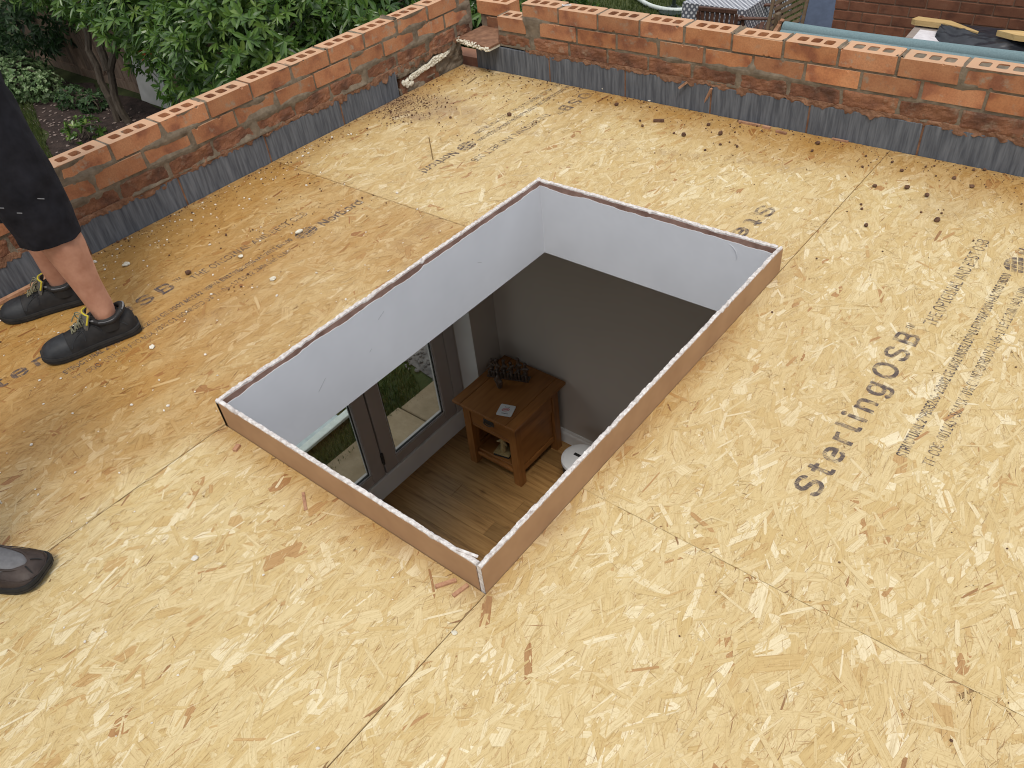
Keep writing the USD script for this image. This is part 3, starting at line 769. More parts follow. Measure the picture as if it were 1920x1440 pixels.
# ================================================================== rooflight upstand of plasterboard
t = thing('rooflight_upstand', 'low rectangular upstand of cut plasterboard lining the opening in the roof', 'rooflight lining', (0, 0, 0))
TH = 0.0155


def panel(a, b, nrm, out, zt, seed):
    """one board from a to b (outer face line), nrm points inwards"""
    a, b, nrm = np.array(a, float), np.array(b, float), np.array(nrm, float)
    ln = np.linalg.norm(b - a); d = (b - a) / ln
    k = int(ln / 0.004)
    ss = np.linspace(0, ln, k)
    n1 = meshkit.fbm(np.stack([ss * 30, ss * 0, ss * 0 + seed], -1), 4, seed)
    n2 = meshkit.fbm(np.stack([ss * 8, ss * 0, ss * 0 + seed], -1), 3, seed + 1)
    prof = []
    for j, (w, dz) in enumerate(((0.0012, -0.002), (0.0012, 0.0), (0.0045, 0.001), (0.009, 0.0005), (TH - 0.0022, -0.001), (TH - 0.0022, -0.004))):
        nn = meshkit.fbm(np.stack([ss * 120, ss * 0 + j * 3, ss * 0 + seed], -1), 3, seed + 2)
        z = zt + dz + 0.0065 * (nn - 0.5) - 0.0030 * (n2 - 0.5) + (-0.006 * np.clip(n1 - 0.6, 0, 1) * 4 if j in (0, 1, 4, 5) else 0)
        if j in (0,):
            z = np.full_like(ss, ZC + 0.001)
        if j == 5:
            z = np.full_like(ss, ZC + 0.001)
        ww = w + (0.0025 * (n1 - 0.5) if j in (1, 4) else 0)
        prof.append(a[:2] + d[:2] * ss[:, None] + nrm[:2] * np.broadcast_to(ww, ss.shape)[:, None])
        prof[-1] = np.c_[prof[-1], z]
    P = np.stack(prof, 1)
    core = grid(P)
    ends = []
    for e in (0, -1):
        q = P[e]
        ends.append(trimesh.Trimesh(q, [[0, 1, 2], [0, 2, 3], [0, 3, 4], [0, 4, 5]], process=False))
    core = cat_([core] + ends)
    pn = obj('plasterboard', core, 'gypsum', t)

    def sheet(name, m_, off0, off1, ztop):
        A = np.stack([np.c_[a[:2] + d[:2] * ss[:, None] + nrm[:2] * o, z] for o, z in ((off0, np.full_like(ss, ZC)), (off0, ztop), (off1, ztop), (off1, np.full_like(ss, ZC)), (off0, np.full_like(ss, ZC)))], 1)
        obj(name, grid(A), m_, pn)
    sheet('backing_paper', 'paper_brown', 0.0, 0.0011, zt - 0.0032 - 0.0030 * (n2 - 0.5) - 0.007 * np.clip(n1 - 0.62, 0, 1) * 4)
    sheet('face_paper', 'paper_maroon', TH - 0.0021, TH - 0.0006, zt - 0.006 - 0.0030 * (n2 - 0.5) - 0.004 * np.clip(n1 - 0.55, 0, 1) * 4)
    sheet('white_skim', 'white_skim', TH - 0.0005, TH + 0.002, zt - 0.024 - 0.012 * np.clip(n2 - 0.5, -1, 1) + 0.010 * (n1 - 0.5))
    return pn


panel((W, 0), (W, L), (-1, 0), 1, H, 3)
panel((0, L), (0, 0), (1, 0), 1, H + 0.001, 5)
panel((0, 0), (W - TH - 0.001, 0), (0, 1), 1, H - 0.002, 7)
panel((W - TH - 0.001, L), (0, L), (0, -1), 1, H, 9)
rr = np.random.default_rng(77)
for k in range(4):
    y_, z_ = rr.uniform(.15, 1.35), rr.uniform(-.18, .05); a_ = rr.uniform(-.9, .9); ln_ = rr.uniform(.01, .05)
    obj('scuff_mark', tube([(TH + .0022, y_, z_), (TH + .0022, y_ + ln_ * math.cos(a_), z_ + ln_ * math.sin(a_))], .0004, 4), 'grey_piping', t)
# a curl of paper left at the near corner and a torn flap
cr = bbox(-0.028, 0.024, -0.0035, 0.0035, 0, 0.004, 0.001)
cr.apply_transform(trimesh.transformations.rotation_matrix(0.12, [0, 1, 0])); cr.apply_transform(trimesh.transformations.rotation_matrix(0.28, [0, 0, 1])); cr.apply_translation([W - 0.050, 0.014, H - 0.002])
obj('torn_paper', cr, 'gypsum', t)
obj('torn_paper', tube(spline([(0.80, L - 0.0165, 0.062), (0.83, L - 0.019, 0.05), (0.842, L - 0.020, 0.03), (0.835, L - 0.0165, 0.005)], 14), 0.0009, 5), 'white_skim', t)


# ================================================================== the room below
XR, YR = 3.3, -2.9
st = lambda n, m, mt, **k: obj(n, m, mt, None, kind='structure', **k)
wl = []
DY0, DY1, DZ1 = 0.48, 2.255, -0.50            # door opening in the left wall
for a in ((XL - .002, -1.285), ):
    pass
OUT = -1.60
wl = [box(OUT + .012, -1.285, YR, DY0, ZF, ZC), box(OUT + .012, -1.285, DY1, 2.498, ZF, ZC), box(OUT + .012, -1.285, DY0, DY1, DZ1, ZC)]
st('room_wall_left', cat_(wl), 'wall_paint')
st('room_wall_far', box(OUT + .012, XR, 2.50, 2.60, ZF, ZC), 'wall_paint')
st('room_wall_right', box(XR, XR + .1, YR, 2.60, ZF, ZC), 'wall_paint')
st('room_wall_near', cat_([box(OUT + .012, -.9, YR - .1, YR - .001, ZF, ZC), box(2.9, XR, YR - .1, YR - .001, ZF, ZC), box(-.9, 2.9, YR - .1, YR - .001, -.40, ZC)]), 'wall_paint')   # unseen wide opening added on the near side to let daylight in
st('terrace', box(-3.0, 4.5, -9.0, YR - .101, GZ - .1, ZF - .02), 'concrete')  # unseen pale slab, added to bounce daylight through the near opening
# white door reveal lining
st('door_reveal', cat_([box(-1.449, -1.283, DY1 - .004, DY1 - .001, ZF + .17, DZ1), box(-1.449, -1.283, DY0 + .001, DY0 + .004, ZF, DZ1)]), 'white_paint')
cp = sg.box(OUT + .012, YR, XR, 2.60).difference(sg.box(0.0, 0.0, W, L))
c = trimesh.creation.extrude_polygon(cp, 0.0125, engine='earcut'); c.apply_translation([0, 0, ZC + .0005]); st('ceiling', c, 'ceiling_paint')
# outside of the extension
ow = [box(OUT - .10, OUT + .011, YR, DY0 - .02, GZ - .1, -.03), box(OUT - .10, OUT + .011, DY1 + .02, 2.80, GZ - .1, -.03), box(OUT - .10, OUT + .011, DY0 - .02, DY1 + .02, DZ1 + .02, -.03), box(OUT + .0115, XR + .1, 2.68, 2.79, GZ - .1, -.03)]
obj('extension_wall', cat_(ow), 'brick_far', None, label='brick outer wall of the extension below the roof', cat='wall')
fl = thing('floor', kind='structure', label='oak plank floor of the room seen down the opening')
obj('subfloor', box(OUT + .012, XR, YR, 2.60, ZF - .05, ZF - .0165), 'oak_floor', fl)
rr = np.random.default_rng(40)
y = 2.499
while y > -0.2:
    x = -1.49 + rr.uniform(-1.0, -0.1)
    while x < 1.0:
        ln = rr.uniform(0.55, 1.25)
        a, b = max(x, -1.49), min(x + ln, 1.0)
        if b - a > 0.02:
            pk = bbox(a + .0006, b - .0006, y - .1235, y - .0006, ZF - .016, ZF + rr.normal(0, .0002), .0014)
            obj('plank', pk, 'oak_floor', fl)
        x += ln
    y -= 0.124
obj('planks_beyond', cat_([box(1.001, XR, -0.23, 2.5, ZF - .016, ZF - .0002), box(-1.49, XR, YR, y - .001 + .124 - .1245, ZF - .016, ZF - .0002)]), 'oak_floor', fl)
# skirting board
prof = sg.Polygon([(0, 0), (-0.018, 0), (-0.018, 0.085), (-0.014, 0.095), (-0.011, 0.098), (-0.009, 0.112), (-0.004, 0.12), (0, 0.12)])
def skirt(x0, y0, ln, rz):
    e = trimesh.creation.extrude_polygon(prof, ln, engine='earcut')
    e.apply_transform(np.array([[0, 0, 1, 0], [1, 0, 0, 0], [0, 1, 0, 0], [0, 0, 0, 1.0]]))
    e.apply_transform(trimesh.transformations.rotation_matrix(rz, [0, 0, 1])); e.apply_translation([x0, y0, ZF + .001])
    return e
obj('skirting_board', skirt(-1.284, 2.499, 4.5, 0), 'white_paint', None, label='white moulded skirting board along the taupe wall behind the bin', cat='skirting board')
obj('skirting_board', skirt(-1.2845, DY1 + .004, 2.48 - DY1 - .004, math.pi / 2), 'white_paint', None, label='short white skirting board between the glazed doors and the corner', cat='skirting board')

# ---------------- french doors
DX = -1.495
t = thing('french_doors', 'pair of taupe framed glazed doors opening onto the garden', 'door', (DX, 0, ZF))
def pt(n, x0, x1, y0, y1, z0, z1, m_, par=None, r=.003):
    return obj(n, bbox(x0, x1, y0, y1, z0, z1, r), m_, par or t)
TOP = DZ1 - ZF - .004
pt('frame', -.05, .035, 2.158, DY1 - .0045, .172, TOP, 'door_paint')
pt('frame', -.05, .035, DY0 + .0045, .575, .172, TOP, 'door_paint')
pt('frame_head', -.05, .035, .5755, 2.1575, TOP - .07, TOP, 'door_paint')
pt('threshold', -.06, .040, DY0 + .002, DY1 - .002, .001, .171, 'white_paint', r=.006)
def leaf(y0, y1, hinge_at_low):
    lf = pt('door_leaf', -.03, .03, y0, y0 + .108, .176, TOP - .073, 'door_paint')
    pt('stile', -.03, .03, y1 - .108, y1, .176, TOP - .073, 'door_paint', lf)
    pt('bottom_rail', -.0295, .0295, y0 + .1085, y1 - .1085, .1765, .262, 'door_paint', lf)
    pt('top_rail', -.0295, .0295, y0 + .1085, y1 - .1085, TOP - .16, TOP - .074, 'door_paint', lf)
    g0, g1, b0, b1 = y0 + .1085, y1 - .1085, .2625, TOP - .1605
    obj('pane', box(-.004, .004, g0 + .004, g1 - .004, b0 + .004, b1 - .004), 'glass_pane', lf)
    bd = [bbox(.0045, .022, g0 + .0015, g1 - .0015, b0 + .0003, b0 + .012, .002), bbox(.0045, .022, g0 + .0005, g0 + .011, b0 + .0125, b1 - .0125, .002), bbox(.0045, .022, g1 - .011, g1 - .0005, b0 + .0125, b1 - .0125, .002), bbox(.0045, .022, g0 + .0015, g1 - .0015, b1 - .012, b1 - .0003, .002)]
    obj('glazing_bead', cat_(bd), 'bead_pale', lf)
    gk = [bbox(.0046, .0225, g0 + .0112, g1 - .0112, b0 + .0122, b0 + .0150, .001), bbox(.0046, .0225, g0 + .0112, g0 + .0138, b0 + .0152, b1 - .0152, .001), bbox(.0046, .0225, g1 - .0138, g1 - .0112, b0 + .0152, b1 - .0152, .001)]
    obj('gasket', cat_(gk), 'black_rubber', lf)
leaf(0.578, 1.424, True)
leaf(1.436, 2.154, False)
obj('meeting_strip', box(-.028, .012, 1.4245, 1.4355, .177, TOP - .075), 'black_rubber', t)
for zz_ in (.28, 1.0, 1.75):
    hg = cat_([tube([(.036, 1.430, zz_), (.036, 1.430, zz_ + .10)], .008, 10), bbox(.0302, .034, 1.416, 1.444, zz_ + .012, zz_ + .088, .001)])
    obj('hinge', hg, 'metal_dark', t)

# ---------------- oak side table
TX0, TX1, TY0, TY1 = -1.231, -0.697, 1.923, 2.483
t = thing('side_table', 'oak side table with one drawer and a low shelf in the corner of the room', 'side table', ((TX0 + TX1) / 2, (TY0 + TY1) / 2, ZF))
hx, hy = (TX1 - TX0) / 2, (TY1 - TY0) / 2
pt('tabletop', -hx + .075, hx - .075, -hy + .0, hy, .576, .5993, 'oak_table')
pt('tabletop_end', -hx, -hx + .0745, -hy, hy, .576, .6, 'oak_table', r=.004)
pt('tabletop_end', hx - .0745, hx, -hy, hy, .576, .6, 'oak_table', r=.004)
lx, ly = hx - .042, hy - .048
for sx in (-1, 1):
    for sy in (-1, 1):
        q = []
        for z_, w_, sp in ((0.0, .029, .006), (.46, .030, 0.0), (.5755, .030, 0.0)):
            cx_, cy_ = sx * (lx - .030 + sp), sy * (ly - .030 + sp)
            q += [(cx_ - w_, cy_ - w_, z_), (cx_ + w_, cy_ - w_, z_), (cx_ + w_, cy_ + w_, z_), (cx_ - w_, cy_ + w_, z_)]
        obj('leg', trimesh.convex.convex_hull(np.array(q)), 'oak_floor' if False else 'oak_table_leg', t)
i0, i1 = lx - .0605, ly - .0605
dr = pt('drawer', -i0, i0, -ly + .004, -ly + .026, .405, .570, 'oak_table_cross', r=.004)
pl_ = cat_([bbox(-.045, .045, -ly - .002, -ly + .0038, .468, .508, .002)])
obj('handle_plate', pl_, 'metal_dark', dr)
obj('pull', tube(spline([(-.033, -ly - .004, .496), (-.03, -ly - .014, .484), (0, -ly - .018, .478), (.03, -ly - .014, .484), (.033, -ly - .004, .496)], 16), .0038, 8), 'metal_dark', dr)
pt('drawer_rail', -i0, i0, -ly + .006, -ly + .04, .378, .403, 'oak_table_cross')
for sx in (-1, 1):
    pt('side_apron', min(sx * (lx - .006), sx * (lx - .026)), max(sx * (lx - .006), sx * (lx - .026)), -i1, i1, .378, .5755, 'oak_table')
    pt('side_panel', min(sx * (lx - .018), sx * (lx - .028)), max(sx * (lx - .018), sx * (lx - .028)), -i1, i1, .1405, .3775, 'oak_table')
    pt('side_rail', min(sx * (lx - .010), sx * (lx - .036)), max(sx * (lx - .010), sx * (lx - .036)), -i1, i1, .095, .140, 'oak_table')
pt('back_apron', -i0, i0, ly - .026, ly - .006, .378, .5755, 'oak_table_cross')
pt('shelf', -i0 + .001, i0 - .001, -i1 - .03, i1 + .02, .118, .136, 'oak_table_cross')
pt('shelf_rail', -i0, i0, -ly + .012, -ly + .034, .085, .1175, 'oak_table_cross')

# ---------------- coaster, ornaments, bin
t = thing('coaster', 'square white coaster with a red oval emblem on the oak side table', 'coaster', (-0.856, 2.04, ZF + .6012), 0.32)
cs = m3.CrossSection.square((.088, .088), True).offset(.008, m3.JoinType.Round, circular_segments=16).extrude(.004)
obj('board', tri(cs), 'coaster_white', t)
a = sg.Point(0, 0).buffer(1, 24)
from shapely import affinity
ring = affinity.scale(a, .026, .015).difference(affinity.scale(a, .021, .0105)).union(sg.box(-.016, -.003, .016, .003))
e = cat_([trimesh.creation.extrude_polygon(g, .0004, engine='earcut') for g in affinity.rotate(ring, 18, origin=(0, 0)).geoms]); e.apply_translation([-.004, .004, .0041]); obj('printed_emblem', e, 'coaster_red', t)
e = cat_([trimesh.creation.extrude_polygon(g, .0004, engine='earcut') for g in [sg.box(-.02 + k * .009, -.034, -.013 + k * .009, -.028) for k in range(5)] + [sg.box(-.016 + k * .009, .026, -.011 + k * .009, .031) for k in range(4)]])
e.apply_translation([0, 0, .0041]); obj('printed_line', e, 'grey_piping', t)


def figure_chain(joints, bones, ref=0.012, it=6):
    ms = [m3.Manifold.batch_hull([m3.Manifold.sphere(joints[k][1], 14).translate(tuple(map(float, joints[k][0]))) for k in bn]) for bn in bones]
    u = m3.Manifold.batch_boolean(ms, m3.OpType.Add)
    g = tri(u.refine_to_length(ref))
    g.merge_vertices()
    trimesh.smoothing.filter_taubin(g, iterations=it)
    return g


t = thing('bronze_ornament', 'dark bronze ornament of small seated figures in a row on the side table', 'ornament', (-1.05, 2.31, ZF + .6005), 0.35)
obj('base', bbox(-.15, .15, -.03, .03, 0, .012, .003), 'bronze', t)
rr = np.random.default_rng(3)
for k in range(6):
    x_ = -.125 + k * .05 + rr.normal(0, .004); hh = .085 + rr.uniform(0, .05); y_ = rr.normal(0, .012)
    J = {'h': ((x_, y_, .012 + hh + .02), .013), 'n': ((x_, y_, .012 + hh), .008), 'c': ((x_, y_, .012 + hh * .78), .015), 'p': ((x_, y_, .012 + hh * .42), .014),
         'a': ((x_ + .028, y_ - .012, .012 + hh * .95 + rr.normal(0, .02)), .005), 'b': ((x_ - .027, y_ - .010, .012 + hh * .62 + rr.normal(0, .02)), .005),
         'k': ((x_ + .013, y_ - .032, .012 + hh * .45), .009), 'f': ((x_ + .014, y_ - .030, .016), .007), 'k2': ((x_ - .013, y_ - .030, .012 + hh * .42), .009), 'f2': ((x_ - .012, y_ - .028, .016), .007)}
    obj('figure', figure_chain(J, ['hn', 'nc', 'cp', 'ca', 'cb', ('p', 'k'), ('k', 'f'), ('p', 'k2'), ('k2', 'f2')], .008, 3), 'bronze', t, smooth=True)
t = thing('bronze_ornament', 'small dark rounded figure standing in front of the bronze row on the table', 'ornament', (-1.03, 2.19, ZF + .6005))
J = {'a': ((0, 0, .018), .019), 'b': ((0, 0, .05), .024), 'c': ((0, -.004, .085), .017), 'd': ((.002, -.008, .108), .015), 'e': ((.03, -.012, .075), .007), 'f': ((-.03, -.008, .072), .007)}
obj('figure', figure_chain(J, ['ab', 'bc', 'cd', 'ce', 'cf', 'be', 'bf'], .008, 3), 'bronze', t, smooth=True)
t = thing('gilt_figurine', 'small gilded figurine on a dark plinth standing on the table shelf', 'figurine', (-0.945, 2.06, ZF + .1366), 0.2)
obj('plinth', bbox(-.06, .06, -.045, .045, 0, .02, .004), 'black_rubber', t)
obj('plinth_line', bbox(-.061, .061, -.046, .046, .021, .0235, .0008), 'gilt', t)
J = {'a': ((0, 0, .04), .024), 'b': ((0, 0, .09), .018), 'c': ((0, 0, .125), .015), 'd': ((.005, -.006, .15), .013), 'e': ((.035, -.014, .10), .007), 'f': ((-.035, -.012, .115), .007)}
obj('figure', figure_chain(J, ['ab', 'bc', 'cd', 'ce', 'cf'], .01, 3), 'gilt', t, smooth=True)
t = thing('waste_bin', 'dark round bin with a white lid on the floor beside the side table', 'bin', (-0.385, 2.19, ZF + .001))
def lathe(prof, seg=40):
    return trimesh.creation.revolve(np.array(prof), sections=seg)
obj('body', lathe([(0, 0), (.105, 0), (.112, .02), (.125, .275), (0, .275)]), 'black_rubber', t, smooth=30)
obj('lid', lathe([(0, .276), (.128, .276), (.130, .284), (.127, .300), (.10, .311), (0, .314)]), 'plastic_white', t, smooth=30)
obj('lid_slot', bbox(-.05, .05, -.011, .011, .309, .3165, .002), 'black_rubber', t)

# ================================================================== garden
gp = sg.box(-120, -120, 120, 120).difference(sg.box(OUT - .05, YR - .05, XR + .05, 2.75))
g_ = trimesh.creation.triangulate_polygon(gp, engine='earcut')
st('garden_ground', trimesh.Trimesh(np.c_[g_[0], np.full(len(g_[0]), GZ)], g_[1], process=False), 'ground')
def blob_sheet(pts, z, m_, name, seed, amp=.25, **k):
    p = sg.Polygon(pts).buffer(-.08).buffer(.08, quad_segs=6).segmentize(.12)
    q = np.array(p.exterior.coords)[:-1]
    q = q + amp * (np.stack([meshkit.noise(np.c_[q * 2.3, q[:, :1] * 0 + seed], 1), meshkit.noise(np.c_[q * 2.3, q[:, :1] * 0 + seed + 9], 2)], 1) - .5)
    p = sg.Polygon(q).buffer(0)
    p = max(p.geoms, key=lambda g: g.area) if hasattr(p, 'geoms') else p
    v, f = trimesh.creation.triangulate_polygon(p, engine='earcut')
    return st(name, trimesh.Trimesh(np.c_[v, np.full(len(v), z)], f, process=False), m_, **k)
blob_sheet([(-12.9, 4.9), (-8.5, 4.95), (-7.9, 3.6), (-9.2, 2.9), (-10.6, 3.35), (-12.2, 3.9)], GZ + .012, 'soil', 'soil_bed', 3)
blob_sheet([(-1.9, 2.55), (-2.65, 2.6), (-3.0, 3.0), (-2.6, 3.5), (-1.8, 3.4)], GZ + .010, 'pebble', 'gravel_patch', 5, .1)

pav = thing('patio', kind='structure', label='strip of tan stone paving outside the glazed doors')
rr = np.random.default_rng(12)
obj('bedding', box(-2.12, -1.71, -1.0, 2.52, GZ + .004, GZ + .020), 'soil', pav)
y = -1.0
while y < 2.45:
    for x0_, x1_ in ((-2.11, -1.712),):
        e = rr.uniform(-.04, .03)
        obj('slab', bbox(x0_ + e, x1_, y + .005, y + .445, GZ + .01, GZ + .045 + rr.normal(0, .002), .006), 'slab_stone', pav)
    y += .45

# grass: tufts of blades as one joined mesh per lawn
def blades(rng, P, hmin, hmax, w=.004, spread=.5):
    k = len(P)
    h = rng.uniform(hmin, hmax, k); a = rng.uniform(0, 2 * np.pi, k); b = rng.uniform(0, 2 * np.pi, k)
    lean = rng.uniform(.05, spread, k) * h
    c, s_ = np.cos(a) * w, np.sin(a) * w
    p0 = P + np.c_[c, s_, 0 * c]; p1 = P - np.c_[c, s_, 0 * c]
    md = P + np.c_[np.cos(b) * lean * .35, np.sin(b) * lean * .35, h * .6]
    p2 = md + np.c_[c, s_, 0 * c] * .8; p3 = md - np.c_[c, s_, 0 * c] * .8
    tp = P + np.c_[np.cos(b) * lean, np.sin(b) * lean, h]
    V = np.stack([p0, p1, p2, p3, tp], 1).reshape(-1, 3)
    i = np.arange(k)[:, None] * 5
    F = np.concatenate([i + [0, 1, 3], i + [0, 3, 2], i + [2, 3, 4]])
    t_ = np.clip(rng.normal(.5, .25, k), 0, 1)
    T = np.stack([np.repeat(t_, 5), np.full(k * 5, .5), np.zeros(k * 5)], 1)
    return (V, F), T
def lawn(name, poly, n, hmin, hmax, seed, label, w=.004):
    rng = np.random.default_rng(seed)
    x0, y0, x1, y1 = poly.bounds
    P = np.c_[rng.uniform(x0, x1, n * 2), rng.uniform(y0, y1, n * 2)]
    import shapely
    P = P[shapely.contains_xy(poly, P[:, 0], P[:, 1])][:n]
    m_, T = blades(rng, np.c_[P, np.full(len(P), GZ)], hmin, hmax, w)
    obj(name, m_, 'grass', None, attr=T, kind='stuff', label=label, cat='grass')
lawn('grass', sg.Polygon([(-2.06, -.6), (-2.10, .6), (-2.04, 1.3), (-2.12, 1.9), (-2.05, 2.35), (-2.55, 2.65), (-2.75, 3.2), (-4.2, 4.6), (-5.0, 3.4), (-4.2, -.6)]), 42000, .03, .075, 1, 'green lawn grass outside the glazed doors')
lawn('grass', sg.Polygon([(-15, 1.0), (-15, 4.6), (-12.2, 4.0), (-10.6, 3.4), (-9.2, 2.9), (-8, 3.0), (-7.5, 1.0)]), 32000, .04, .10, 2, 'patchy yellow green lawn grass behind the left parapet', .007)
lawn('grass', sg.Polygon([(-7.8, 9.0), (-8.5, 15.5), (-2.5, 15.5), (-2.6, 9.0)]), 22000, .04, .09, 3, 'dark green lawn grass in the yard beyond the far parapet', .008)
# leaf litter and petals on the soil
rng = np.random.default_rng(8)
P = np.c_[rng.uniform(-12.4, -8.6, 900), rng.uniform(3.1, 4.7, 900)][:330]
P = P[(P[:, 1] > 3.4 - .25 * (P[:, 0] + 10.6))]
obj('fallen_petals', scatter_mesh(rng, np.c_[P, np.full(len(P), GZ + .014)], rng.uniform(.012, .03, len(P)), flat=.25), 'petal', None, kind='stuff', label='pale fallen petals scattered over the dark soil bed', cat='petals')
P = np.c_[rng.uniform(-3.0, -1.75, 500), rng.uniform(2.55, 3.4, 500)]
obj('pebbles', scatter_mesh(rng, np.c_[P, np.full(len(P), GZ + .012)], rng.uniform(.008, .024, len(P)), flat=.6), 'pebble', None, kind='stuff', label='grey pebbles beside the paving outside the doors', cat='pebbles')
for (x_, y_, r_, lb) in ((-2.92, 2.56, .06, 'rounded pale stone lying on the lawn near the paving'), (-3.05, 2.72, .05, 'smaller pale stone lying further out on the lawn')):
    l_ = lump(rng, r_, .6, 2); tt = thing('garden_stone', lb, 'stone', (x_, y_, GZ + .02)); obj('stone', l_, 'pebble', tt, smooth=True)
l_ = lump(rng, .035, .3, 2); tt = thing('white_scrap', 'small bright white scrap on the lawn in front of the doors', 'scrap', (-2.53, 2.13, GZ + .055)); obj('scrap', l_, 'crumb_white', tt, smooth=True)
tt = thing('white_board', 'long speckled white board lying on the lawn outside the glazed doors', 'board', (-2.40, 1.50, GZ + .055), math.radians(92))
obj('board', bbox(-.8, .62, -.034, .034, 0, .03, .004), 'board_white', tt)
S, T_ = np.meshgrid(np.linspace(-.35, .35, 30), np.linspace(-.3, .3, 26), indexing='ij')
n = meshkit.fbm(np.stack([S * 5, T_ * 5, S * 0], -1), 4, 6)
tt = thing('plastic_sheet', 'crumpled pale plastic sheet on the lawn beyond the white board', 'plastic sheet', (-2.80, 1.45, GZ + .03))
obj('sheet', grid(np.stack([S + .1 * n, T_ + .1 * n, .14 * n * (1 - (np.abs(S) / .4) ** 2)], -1)), 'plastic_sheet', tt, smooth=True)


# ---------------- leaves
def leafy(rng, C, D, n_leaf, Lr, wr, tone=(.45, .2), tilt=(35, 85)):
    """whorls of pointed leaves at the twig tips C, about the directions D"""
    k = len(C)
    D = D / np.linalg.norm(D, axis=1, keepdims=True)
    ref = np.where(np.abs(D[:, 2:3]) < .9, [[0, 0, 1.0]], [[1.0, 0, 0]])
    A = np.cross(D, ref); A /= np.linalg.norm(A, axis=1, keepdims=True)
    B = np.cross(D, A)
    C, D, A, B = (np.repeat(q, n_leaf, 0) for q in (C, D, A, B))
    m_ = k * n_leaf
    az = (np.tile(np.arange(n_leaf), k) * 2.4 + np.repeat(rng.uniform(0, 6.3, k), n_leaf) + rng.normal(0, .25, m_))[:, None]
    ti = np.radians(rng.uniform(*tilt, m_))[:, None]
    R_ = np.cos(az) * A + np.sin(az) * B
    d = np.cos(ti) * D + np.sin(ti) * R_
    up = -np.sin(ti) * D + np.cos(ti) * R_
    up = -up
    s_ = np.cross(d, up)
    Ln = rng.uniform(*Lr, m_)[:, None]; w = Ln * rng.uniform(*wr, m_)[:, None]
    dr = rng.uniform(.0, .28, m_)[:, None] * Ln
    g = np.array([0, 0, -1.0])
    prof = [(0.0, 0.0), (.33, .85), (.70, .90), (1.0, 0.0)]
    V, Gc = [], []
    for (u, ww) in prof:
        c = C + d * Ln * u + g * dr * u * u
        V += [c, c + s_ * w * ww + up * w * ww * .35, c - s_ * w * ww + up * w * ww * .35]; Gc += [0., 1., 1.]
    V = np.stack(V, 1)
    i = np.arange(m_)[:, None] * 12
    F = []
    for j in range(3):
        a, b = 3 * j, 3 * j + 3
        F += [i + [a, b, b + 1], i + [a, b + 1, a + 1], i + [a, b + 2, b], i + [a, a + 2, b + 2]]
    F = np.concatenate(F)
    t_ = np.clip(np.repeat(rng.normal(*tone, k), n_leaf) + rng.normal(0, .12, m_), 0, 1)
    T = np.stack([np.repeat(t_, 12), np.tile(Gc, m_), np.zeros(m_ * 12)], 1)
    return (V.reshape(-1, 3), F), T


def crown_points(rng, ell, n, shell=(.55, 1.0)):
    """twig tips near the surface of several overlapping ellipsoids, thinned into clumps"""
    C, D = [], []
    for (cx, cy, cz, rx, ry, rz, wgt) in ell:
        k = int(n * wgt)
        u = rng.normal(0, 1, (k, 3)); u /= np.linalg.norm(u, axis=1, keepdims=True)
        r_ = rng.uniform(*shell, k) ** .6
        rad = np.array([rx, ry, rz])
        bump = .78 + .45 * meshkit.fbm(u * 3.1 + cx, 3, int(abs(cx * 10)))
        p_ = u * rad * (r_ * bump)[:, None] + [cx, cy, cz]
        C.append(p_); D.append(u / rad + rng.normal(0, .22, (k, 3)) + [0, 0, .35])
    return np.vstack(C), np.vstack(D)


def tree(name, label, base, trunk_pts, ell, n, Lr, wr, seed, n_leaf=8, leaf='leaf_green', cat='tree', group=None, near=None, tone=(.45, .22), trunks=None, rad=(.06, .03), tilt=(35, 85)):
    t = thing(name, label, cat, base, 0, group)
    rng = np.random.default_rng(seed)
    b0 = np.array(base)
    ell = [(e[0] - b0[0], e[1] - b0[1], e[2] - b0[2], *e[3:]) for e in ell]
    for tp in trunk_pts:
        q = spline(np.array(tp) - b0, 14)
        q[1:-1] += rng.normal(0, .012, (len(q) - 2, 3))
        obj('trunk', tube(q, np.linspace(rad[0], rad[1], len(q)), 8), 'bark', t)
    br = []
    ends = [np.array(tp[-1]) - b0 for tp in trunk_pts]
    for e in ell:
        for _ in range(5):
            s_ = ends[rng.integers(len(ends))]
            u = rng.normal(0, 1, 3); u /= np.linalg.norm(u)
            q = np.array([e[0], e[1], e[2]]) + u * np.array(e[3:6]) * .8
            br.append(tube(spline([s_, (s_ + q) / 2 + rng.normal(0, .1, 3), q], 8), np.linspace(.022, .006, 8), 5))
    if br:
        obj('branches', cat_(br), 'bark', t)
    C, D = crown_points(rng, ell, n)
    cam_l = np.array(CAM_POS) - b0
    if near:
        dist = np.linalg.norm(C - cam_l, axis=1) - 0.35 * C[:, 2]
        o = np.argsort(dist)
        pick = o[:near]
        for i in pick:
            m_, T = leafy(rng, C[i:i + 1], D[i:i + 1], n_leaf, Lr, wr, tone, tilt)
            obj('leaf_spray', m_, leaf, t, attr=T)
        keep = np.ones(len(C), bool); keep[pick] = False
        C, D = C[keep], D[keep]
    m_, T = leafy(rng, C, D, n_leaf, Lr, wr, tone, tilt)
    obj('crown', m_, leaf, t, attr=T, kind='stuff')
    return t, C, D, rng


